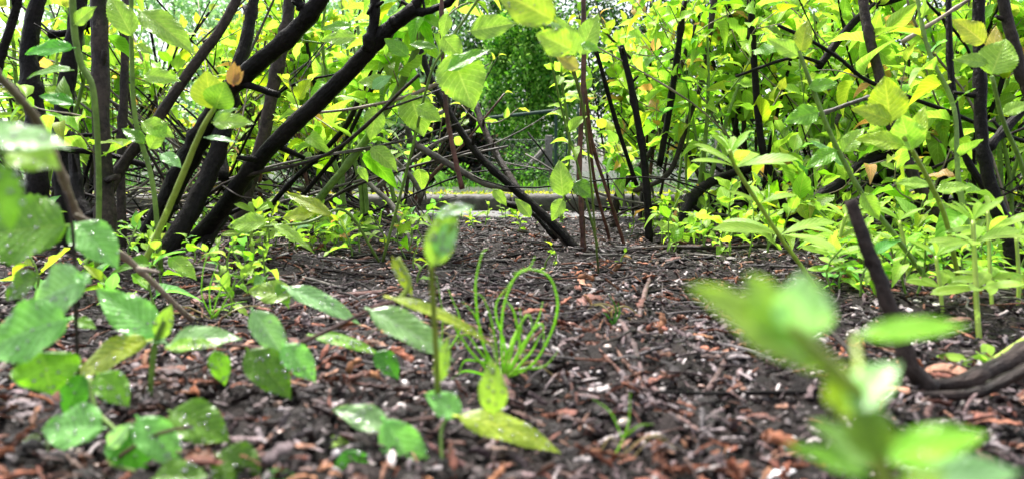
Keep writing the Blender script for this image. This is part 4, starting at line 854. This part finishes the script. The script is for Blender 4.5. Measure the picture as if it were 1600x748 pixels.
p = Plant('young_shoot', 'green shoot with peach young leaves by the tall right edge stem', 'shoot', (1640, 430), .85)
p.st([(1640, 430), (1600, 270), (1568, 190), (1550, 120)], (4, 3), B_GREEN, .85, .75)
p.lf((1548, 120), (1572, 60), .9, 75, LIME * .9, D=.75); p.lf((1545, 100), (1490, 92), .45, 60, LIME * .8, D=.75); p.lf((1540, 70), (1490, 30), .6, 60, YEL * .6 + PEACH * .15, D=.76); p.lf((1552, 100), (1556, 40), .4, 70, PEACH * .7 + LIME * .4, D=.76); p.lf((1565, 180), (1610, 160), .5, 60, LIME, D=.78)
# hero leaves hanging in the middle
p = Plant('leafy_twig', 'twig with big backlit lime leaves hanging beside the thin dark hanging twig', 'twig', (600, 400), 1.0)
p.st([(598, 408), (640, 250), (672, 120), (700, 70), (760, -20)], (2.5, 2.2, 2), B_GREEN, 1.0, .85)
for l in [((704, 80), (740, 172), .78, 78, LIME, .84, 0), ((694, 112), (768, 76), .36, 45, GREEN * .8, .83, .1), ((730, 50), (808, 36), .50, 70, LIME * .95, .85, .1), ((690, 55), (722, 92), .7, 70, LIME * .9, .87, 0), ((640, 145), (662, 214), .75, 75, LIME, .93, .1), ((650, 165), (690, 190), .6, 65, LIME * .9, .9, .1), ((590, 165), (578, 220), .6, 75, LIME * .9, .97, 0), ((578, 228), (622, 268), .5, 60, LIME, .95, .2), ((610, 130), (558, 128), .5, 60, LIME, .96, .1), ((560, 60), (500, 62), .45, 60, LIME, .95, .2), ((552, 42), (500, 45), .4, 50, GREEN, .98, .2), ((640, 90), (600, 60), .5, 65, GREEN, .95, .1), ((700, 20), (690, 60), .5, 70, LIME, .9, .1), ((655, 262), (660, 298), .7, 75, LIME * .9 + YEL * .3, 1.6, .1), ((640, 70), (685, 75), .4, 50, GREEN * .8, .92, .1), ((580, 140), (612, 118), .5, 60, SAGE, .95, .2), ((500, 330), (440, 340), .45, 60, YEL, .85, .2), ((520, 340), (445, 300), .3, 50, YEL * .7, .85, .2), ((420, 348), (355, 352), .5, 62, LIME * .9, .82, .3), ((425, 350), (480, 382), .3, 50, LIME, .82, .3), ((560, 260), (575, 285), .5, 60, LIME, 1.0, .2)]:
    p.lf(l[0], l[1], l[2], l[3], l[4], D=l[5], curl=l[6])
p.st([(592, 408), (540, 330), (480, 348), (400, 355), (360, 352)], (2.5, 2), B_GREEN, .98, .82, name='side_stem')
p = Plant('leafy_twig', 'blurry yellow green leaves on an overhanging twig at the top centre', 'twig', (930, 420), .9)
p.st([(935, 425), (915, 200), (890, 100), (850, 30), (780, -25)], (2.2, 1.8), B_GREEN, .9, .5)
p.lf((870, 35), (775, -15), .6, 70, YEL * .75 + LIME * .2, D=.5); p.lf((882, 45), (808, 35), .3, 30, GREEN * .7, D=.5); p.lf((896, 80), (838, 52), .75, 72, YEL * .4 + LIME * .7, D=.55); p.lf((900, 90), (868, 25), .5, 70, LIME, D=.6); p.lf((905, 110), (870, 88), .6, 60, PEACH * .5 + LIME * .4, D=.62); p.lf((905, 70), (940, 80), .5, 50, GREEN, D=.7); p.lf((905, 90), (935, 20), .5, 70, LIME, D=.8); p.lf((880, 310), (874, 250), .6, 75, LIME * .9, D=.9); p.lf((895, 285), (930, 310), .7, 60, GREEN * .5, D=.9); p.lf((880, 310), (862, 345), .6, 70, LIME * .9, D=.9)
p.lf((770, 295), (792, 322), .5, 70, LIME, D=1.2); p.lf((830, 340), (805, 310), .5, 60, LIME * .8, D=1.1)
# ------------------------------------------------------------------ small seedlings in the litter
def tiny(x, y, h, n, size, label, group, wts=W1, name='small_seedling'):
    b = np.array([x, y, float(gz(x, y))]); g = Geo(); t = thing(name, label, 'seedling', b, group); AUTO.setdefault(group, []).append(t)
    pp, _ = tube(g, [b - [0, 0, .004], b + [rs.normal(0, h * .15), 0, h * .5], b + [rs.normal(0, h * .3), rs.normal(0, h * .2), h]], (.0014, .0008), sides=5, seg=3); g.build('stem', B_GREEN, t)
    f = Geo(); shoot_leaves(f, pp, n, size, start=.35, wts=wts, jit=.35, tipcl=False); f.build('foliage', M_LEAF, t)
def field(n, px, D, h, size, label, group, nl=(4, 9), wts=W1):
    for _ in range(n):
        d = rs.uniform(*D); x = (rs.uniform(*px) - 800) / F * d; tiny(x, d, rs.uniform(*h), rs.randint(*nl), size * rs.uniform(.7, 1.3), label, group, wts)
field(85, (1180, 1680), (.95, 1.95), (.03, .10), .036, 'small lime seedling in the dense green patch at the right', 'seedlings in the green patch on the right')
field(55, (1290, 1660), (.74, 1.15), (.03, .07), .028, 'small seedling behind the roots at the right', 'seedlings behind the surface roots', wts=W2)
field(26, (960, 1230), (1.3, 1.95), (.02, .07), .030, 'small seedling among the litter right of the centre stems', 'seedlings right of the centre stems')
field(46, (250, 680), (1.15, 1.95), (.03, .08), .030, 'small seedling among the litter behind the leaning black stems', 'seedlings behind the leaning black stems', wts=W2)
field(14, (640, 880), (1.5, 1.95), (.02, .05), .026, 'small seedling in the gap in front of the kerb', 'seedlings in front of the kerb')
field(18, (30, 430), (.7, 1.1), (.03, .07), .028, 'small seedling at the foot of the dark left stems', 'seedlings at the foot of the left stems', wts=W2)
field(6, (560, 1000), (.8, 1.2), (.012, .03), .016, 'tiny sprout on the litter in the middle', 'tiny sprouts in the middle of the bed', nl=(2, 4))

field(20, (380, 690), (1.05, 1.5), (.03, .08), .034, 'x', 'seedlings behind the leaning black stems', wts=W1)
field(36, (1040, 1320), (1.0, 1.5), (.03, .10), .036, 'x', 'seedlings right of the centre stems')
field(8, (150, 420), (.8, 1.1), (.03, .07), .03, 'x', 'seedlings at the foot of the left stems', wts=W2)
# ------------------------------------------------------------------ single pieces of litter
def piece(name, T, x, y, s, flat, a, tilt, col, m, label, cat, group, lift=.3, smooth=True):
    d = nrm(np.array([math.cos(a), math.sin(a), tilt])); nr = nrm(np.array([rs.normal(0, .2), rs.normal(0, .2), 1])); g = Geo()
    g.inst(T, frames(d[None], nr[None]) * s * np.array(flat)[None, None], np.zeros((1, 3)), np.array(col)[None]); o = g.build(name, m, None, smooth)
    o.location = (x, y, float(gz(x, y)) + s * flat[2] * lift); AUTO.setdefault(group, []).append(o); return tag(o, label, cat, group)
x, y = fan(130, .29, 1.7, .8, .66)
for i in range(len(x)):
    c = np.array([(.75, .74, .72), (.6, .56, .55), (.5, .42, .38), (.7, .6, .5), (.4, .38, .40)][rs.randint(5)]) * rs.uniform(.6, 1.1)
    piece('pebble', PEB[rs.randint(5)], x[i], y[i], rs.uniform(.002, .0042), (1, 1.35, .75), rs.uniform(0, 6.3), 0, c, M_STONE, 'small pale rounded pebble on the dark soil', 'pebble', 'pale pebbles scattered over the bed')
q = G(1225, 738); piece('pebble', ico(.02, 3), q[0], q[1], .0055, (1, 1.5, .7), .2, 0, (.85, .85, .88), M_STONE, 'largest smooth white pebble at the bottom edge of the photo', 'pebble', None, .3)
x, y = fan(110, .29, 1.5, .8, .66)
for i in range(len(x)):
    c = np.array(REDS[rs.randint(4)]) * rs.uniform(.8, 1.5)
    piece('bark_chip', CHIP[rs.randint(14)], x[i], y[i], rs.uniform(.012, .026), (1, 1, 1.1), rs.uniform(0, 6.3), rs.normal(0, .2), c, B_LITTER, 'curled red brown bark chip on the soil', 'bark chip', 'red brown bark chips on the soil', .25, False)
def conifer(seed):
    r = np.random.RandomState(seed); g = Geo(); st = rs.get_state(); p = np.array([(r.normal(0, .04), t - .5, .05) for t in np.linspace(0, 1, 5)]); tube(g, p, .03, sides=6, rough=.2, seg=3)
    for k in range(46):
        t = (k + .5) / 46; an = k * 2.4; d = nrm(np.array([math.cos(an), .7, math.sin(an) * .7])); b = np.array([0, t - .5, .05]) + d * .02; tube(g, [b, b + d * .085], (.022, .006), sides=4, seg=1, rough=0)
    rs.set_state(st); return np.concatenate(g.v), g, None
CON = [conifer(s) for s in range(3)]
def conpiece(px, py, L, ang, label=None, w=1.0):
    q = G(px, py); v, gg, _ = CON[rs.randint(3)]; g = Geo(); s = L * q[1] / F / 1.0
    M = frames(np.array([[math.cos(ang), math.sin(ang), 0]]), np.array([[0, 0, 1.]]))[0] * s * np.array([w, 1, w])
    off = 0
    vv = v @ M.T; g.v = [vv]; g.f = gg.f; g.uv = gg.uv; g.c = [np.tile(np.array([.42, .15, .075]) * rs.uniform(.7, 1.2), (len(v), 1))]; g.n = len(v)
    o = g.build('dead_conifer_twig', B_LITTER); o.location = (q[0], q[1], q[2] + .001)
    if not label: AUTO.setdefault('scaly dead conifer twigs on the soil', []).append(o)
    return tag(o, label or 'rust brown scaly dead conifer twig lying on the soil', 'twig', None if label else 'scaly dead conifer twigs on the soil')
conpiece(1030, 705, 95, 1.45, 'thick orange brown catkin standing out on the soil at the bottom, right of centre', 1.6)
for (a_, b_, l_, g_) in [(300, 610, 110, .15), (380, 585, 90, .3), (440, 660, 80, .4), (860, 640, 90, .35), (1100, 735, 150, -.1), (1160, 730, 90, 1.2), (1050, 640, 60, -.5), (920, 690, 60, 1), (900, 530, 70, -.3), (1120, 680, 60, -.9), (650, 390, 60, .1), (905, 430, 60, .1), (420, 405, 70, 0), (100, 640, 60, .5), (500, 600, 80, .3), (1290, 730, 110, -.2), (760, 720, 70, .6), (560, 540, 50, .2), (1500, 660, 60, 0.1), (1560, 700, 70, .8)]: conpiece(a_, b_, l_, g_)
for _ in range(34):
    dd = rs.uniform(.33, 1.0); conpiece(rs.uniform(20, 1500), 262 + 156 / dd, rs.uniform(35, 80), rs.uniform(-3, 3))
def gstick(pts, r, m, label, group=None, name='dead_stick', cat='stick', lift=.6, col=(1, 1, 1), flat=1.0):
    P3 = [G(*q) for q in pts]; D = np.mean([q[1] for q in P3]); rm = r * D / F; b = P3[0].copy(); g = Geo(); tube(g, [q - b + [0, 0, rm * lift + .0015] for q in P3], (rm, rm * .85), sides=8, rough=.1, wob=.4, knots=1, col=col, flat=flat)
    o = g.build(name, m); o.location = b
    if group: AUTO.setdefault(group, []).append(o)
    return tag(o, label, cat, group)
RG = 'flat reddish wood splinters left of the black root'
gstick([(925, 548), (965, 580), (1012, 622)], 5, B_LITTER, 'longest flat reddish wood splinter left of the black root', None, 'wood_splinter', 'splinter', col=(.38, .2, .15), flat=.4)
gstick([(945, 540), (985, 580), (1005, 598)], 6, B_LITTER, 'pale brown wood splinter lying against a longer reddish one', None, 'wood_splinter', 'splinter', col=(.45, .27, .2), flat=.4)
gstick([(850, 512), (900, 520), (945, 545)], 5, B_LITTER, 'reddish wood splinter lying right of the grass tuft', None, 'wood_splinter', 'splinter', col=(.3, .16, .12), flat=.5)
gstick([(1050, 625), (1085, 645)], 5, B_LITTER, 'short reddish splinter just below the thin black root', None, 'wood_splinter', 'splinter', col=(.5, .25, .18), flat=.5)
gstick([(1000, 498), (1010, 460), (1028, 412)], 4, B_GREY, 'upper mauve grey root bending up toward the right', None, 'exposed_root', 'root', col=(1, .7, .7))
gstick([(965, 500), (985, 545), (1005, 590), (1040, 612)], 5, B_GREY, 'lower mauve grey root winding down to the thin black root', None, 'exposed_root', 'root', col=(.9, .65, .7))
gstick([(1105, 605), (1128, 575), (1145, 540)], 5, B_GREY, 'short mauve stick standing left of the blurred bottom right shoot', None, col=(.9, .6, .6))
gstick([(440, 480), (500, 470), (590, 466), (640, 470)], 6, B_RED, 'reddish brown stick lying behind the runner', None)
gstick([(395, 470), (450, 455), (490, 430)], 4, B_RED, 'reddish stick slanting up left of the dark hollow', None)
gstick([(640, 680), (760, 735), (860, 745)], 5, B_RED, 'dark red stick at the bottom edge, centre', None, col=(1, .6, .7))
gstick([(100, 560), (220, 572), (330, 568)], 3, B_BROWN, 'thin brown stick lying behind the low seedling cluster', None)
gstick([(-20, 600), (20, 530), (60, 515)], 6, B_GREY, 'grey brown stick at the left edge under the round leaves', None, col=(.8, .7, .7))
for i in range(80):
    d = .42 + 1.35 * rs.uniform(0, 1) ** .8; px_ = rs.uniform(20, 1580); py_ = 262 + 156 / d; a_ = rs.normal(0, .45); L = rs.uniform(60, 220); pts = [(px_ + L * t, py_ + math.sin(a_) * L * .16 * t + rs.normal(0, 2)) for t in (0, .35, .7, 1)]
    gstick([(a, min(max(b, 348), 640)) for a, b in pts], rs.uniform(1.3, 3.4), [B_BROWN, B_GREY, B_BLACK, B_RED, B_BROWN][rs.randint(5)], 'thin dead stick lying flat among the litter', 'thin dead sticks lying on the bed')

for i in range(34):
    d = rs.uniform(.55, 1.25); px_ = rs.uniform(150, 1450); py_ = 262 + 156 / d; L = rs.uniform(120, 330); a_ = rs.normal(0, .35); pts = [(px_ + L * (t - .5), py_ + math.sin(a_) * L * .14 * t + rs.normal(0, 2.5)) for t in (0, .25, .5, .75, 1)]
    gstick([(a, min(max(b, 372), 560)) for a, b in pts], rs.uniform(1.8, 3.6), [B_BLACK, B_BROWN, B_RED, B_BLACK, B_GREY][rs.randint(5)], 'thin dead stick lying flat among the litter', 'thin dead sticks lying on the bed', lift=1.0)
# labels that tell the repeats apart: nearest landmark, then order from the left
LM = [('in front of the left trunks', 120, 430), ('at the foot of the leaning black stems', 270, 400), ('by the small left grass tuft', 335, 470), ('by the runner with drooping leaves', 450, 540), ('under the long sage leaf', 640, 560), ('by the low front centre seedling', 650, 690),
 ('between the bottom left leaves', 250, 640), ('at the bottom left corner', 60, 710), ('below the left edge plant', 60, 600), ('right of the bottom left cluster', 430, 700), ('left of the central grass tuft', 700, 520), ('right of the central grass tuft', 900, 560), ('behind the central grass tuft', 790, 440),
 ('by the long yellow green leaf', 860, 690), ('beside the lone grass sprout', 985, 660), ('by the orange catkin', 1060, 715), ('below the thin black root', 1150, 650), ('above the thin black root', 1130, 570), ('by the mauve roots', 1000, 480), ('at the foot of the fanning stems', 905, 405), ('in the gap before the kerb', 750, 360),
 ('beside the arching shoot', 640, 420), ('left of the gap by the kerb', 580, 345), ('behind the forked black stem', 430, 340), ('by the pruned black stem', 1015, 385), ('left of the black limb base', 1120, 380), ('at the black limb base', 1225, 390), ('behind the pruned brown stem', 1330, 430), ('below the brown root', 1500, 680),
 ('under the heavy black limb', 1340, 340), ('behind the whorled weeds', 1500, 430), ('left of the whorled weeds', 1400, 410), ('by the small right weed', 1310, 400), ('under the right edge stems', 1560, 330), ('left of the tall black stem', 1120, 330), ('behind the runner', 480, 430), ('behind the heavy left stems', 340, 370), ('below the left gap edge', 640, 360), ('at the right edge', 1590, 380), ('by the slanting brown stem', 1440, 340), ('behind the left trunks', 120, 340), ('behind the diagonal brown stem', 230, 320), ('right of the brown root', 1590, 640), ('behind the blurred near shoot', 1300, 560), ('by the tall black stem', 1190, 300)]
ORD = 'first second third fourth fifth sixth seventh eighth ninth tenth eleventh twelfth thirteenth fourteenth fifteenth sixteenth seventeenth eighteenth nineteenth twentieth twenty-first twenty-second twenty-third twenty-fourth twenty-fifth twenty-sixth twenty-seventh twenty-eighth twenty-ninth thirtieth thirty-first thirty-second thirty-third thirty-fourth thirty-fifth thirty-sixth thirty-seventh thirty-eighth thirty-ninth fortieth'.split()
WHAT = {'seedlings in the green patch on the right': 'small lime seedling', 'seedlings behind the surface roots': 'small green seedling', 'seedlings right of the centre stems': 'small lime seedling', 'seedlings behind the leaning black stems': 'small shaded seedling', 'seedlings in front of the kerb': 'small seedling', 'seedlings at the foot of the left stems': 'small seedling', 'tiny sprouts in the middle of the bed': 'tiny sprout',
 'pale pebbles scattered over the bed': 'pale rounded pebble', 'red brown bark chips on the soil': 'red brown bark chip', 'scaly dead conifer twigs on the soil': 'rust brown conifer twig', 'thin dead sticks lying on the bed': 'thin dead stick', 'dead canes leaning in the thicket left of the gap': 'bare dead cane', 'dead canes behind the leaning black stems': 'bare leaning dead cane', 'dead canes in the thicket on the right': 'bare dead cane'}
BYW = {}
for grp, obs in AUTO.items():
    if grp in WHAT: BYW.setdefault(WHAT[grp], []).extend(obs)
for what, obs in BYW.items():
    cells = {}
    for o in obs:
        v = np.array(o.location) - CP; D = v @ FWD; px = 800 + F * v[0] / D; py = 374 - F * (v @ UPV) / D
        k = min(range(len(LM)), key=lambda i: math.hypot(px - LM[i][1], (py - LM[i][2]) * 1.5)); cells.setdefault(k, []).append((px, o))
    for k, l in cells.items():
        l.sort(key=lambda q: q[0]); n = len(l)
        for i, (_, o) in enumerate(l):
            pos = '' if n == 1 else (', leftmost' if i == 0 else (', rightmost' if i == n - 1 else (', %s from left' % ORD[min(i, 39)])))
            o['label'] = '%s %s%s' % (what, LM[k][0], pos)
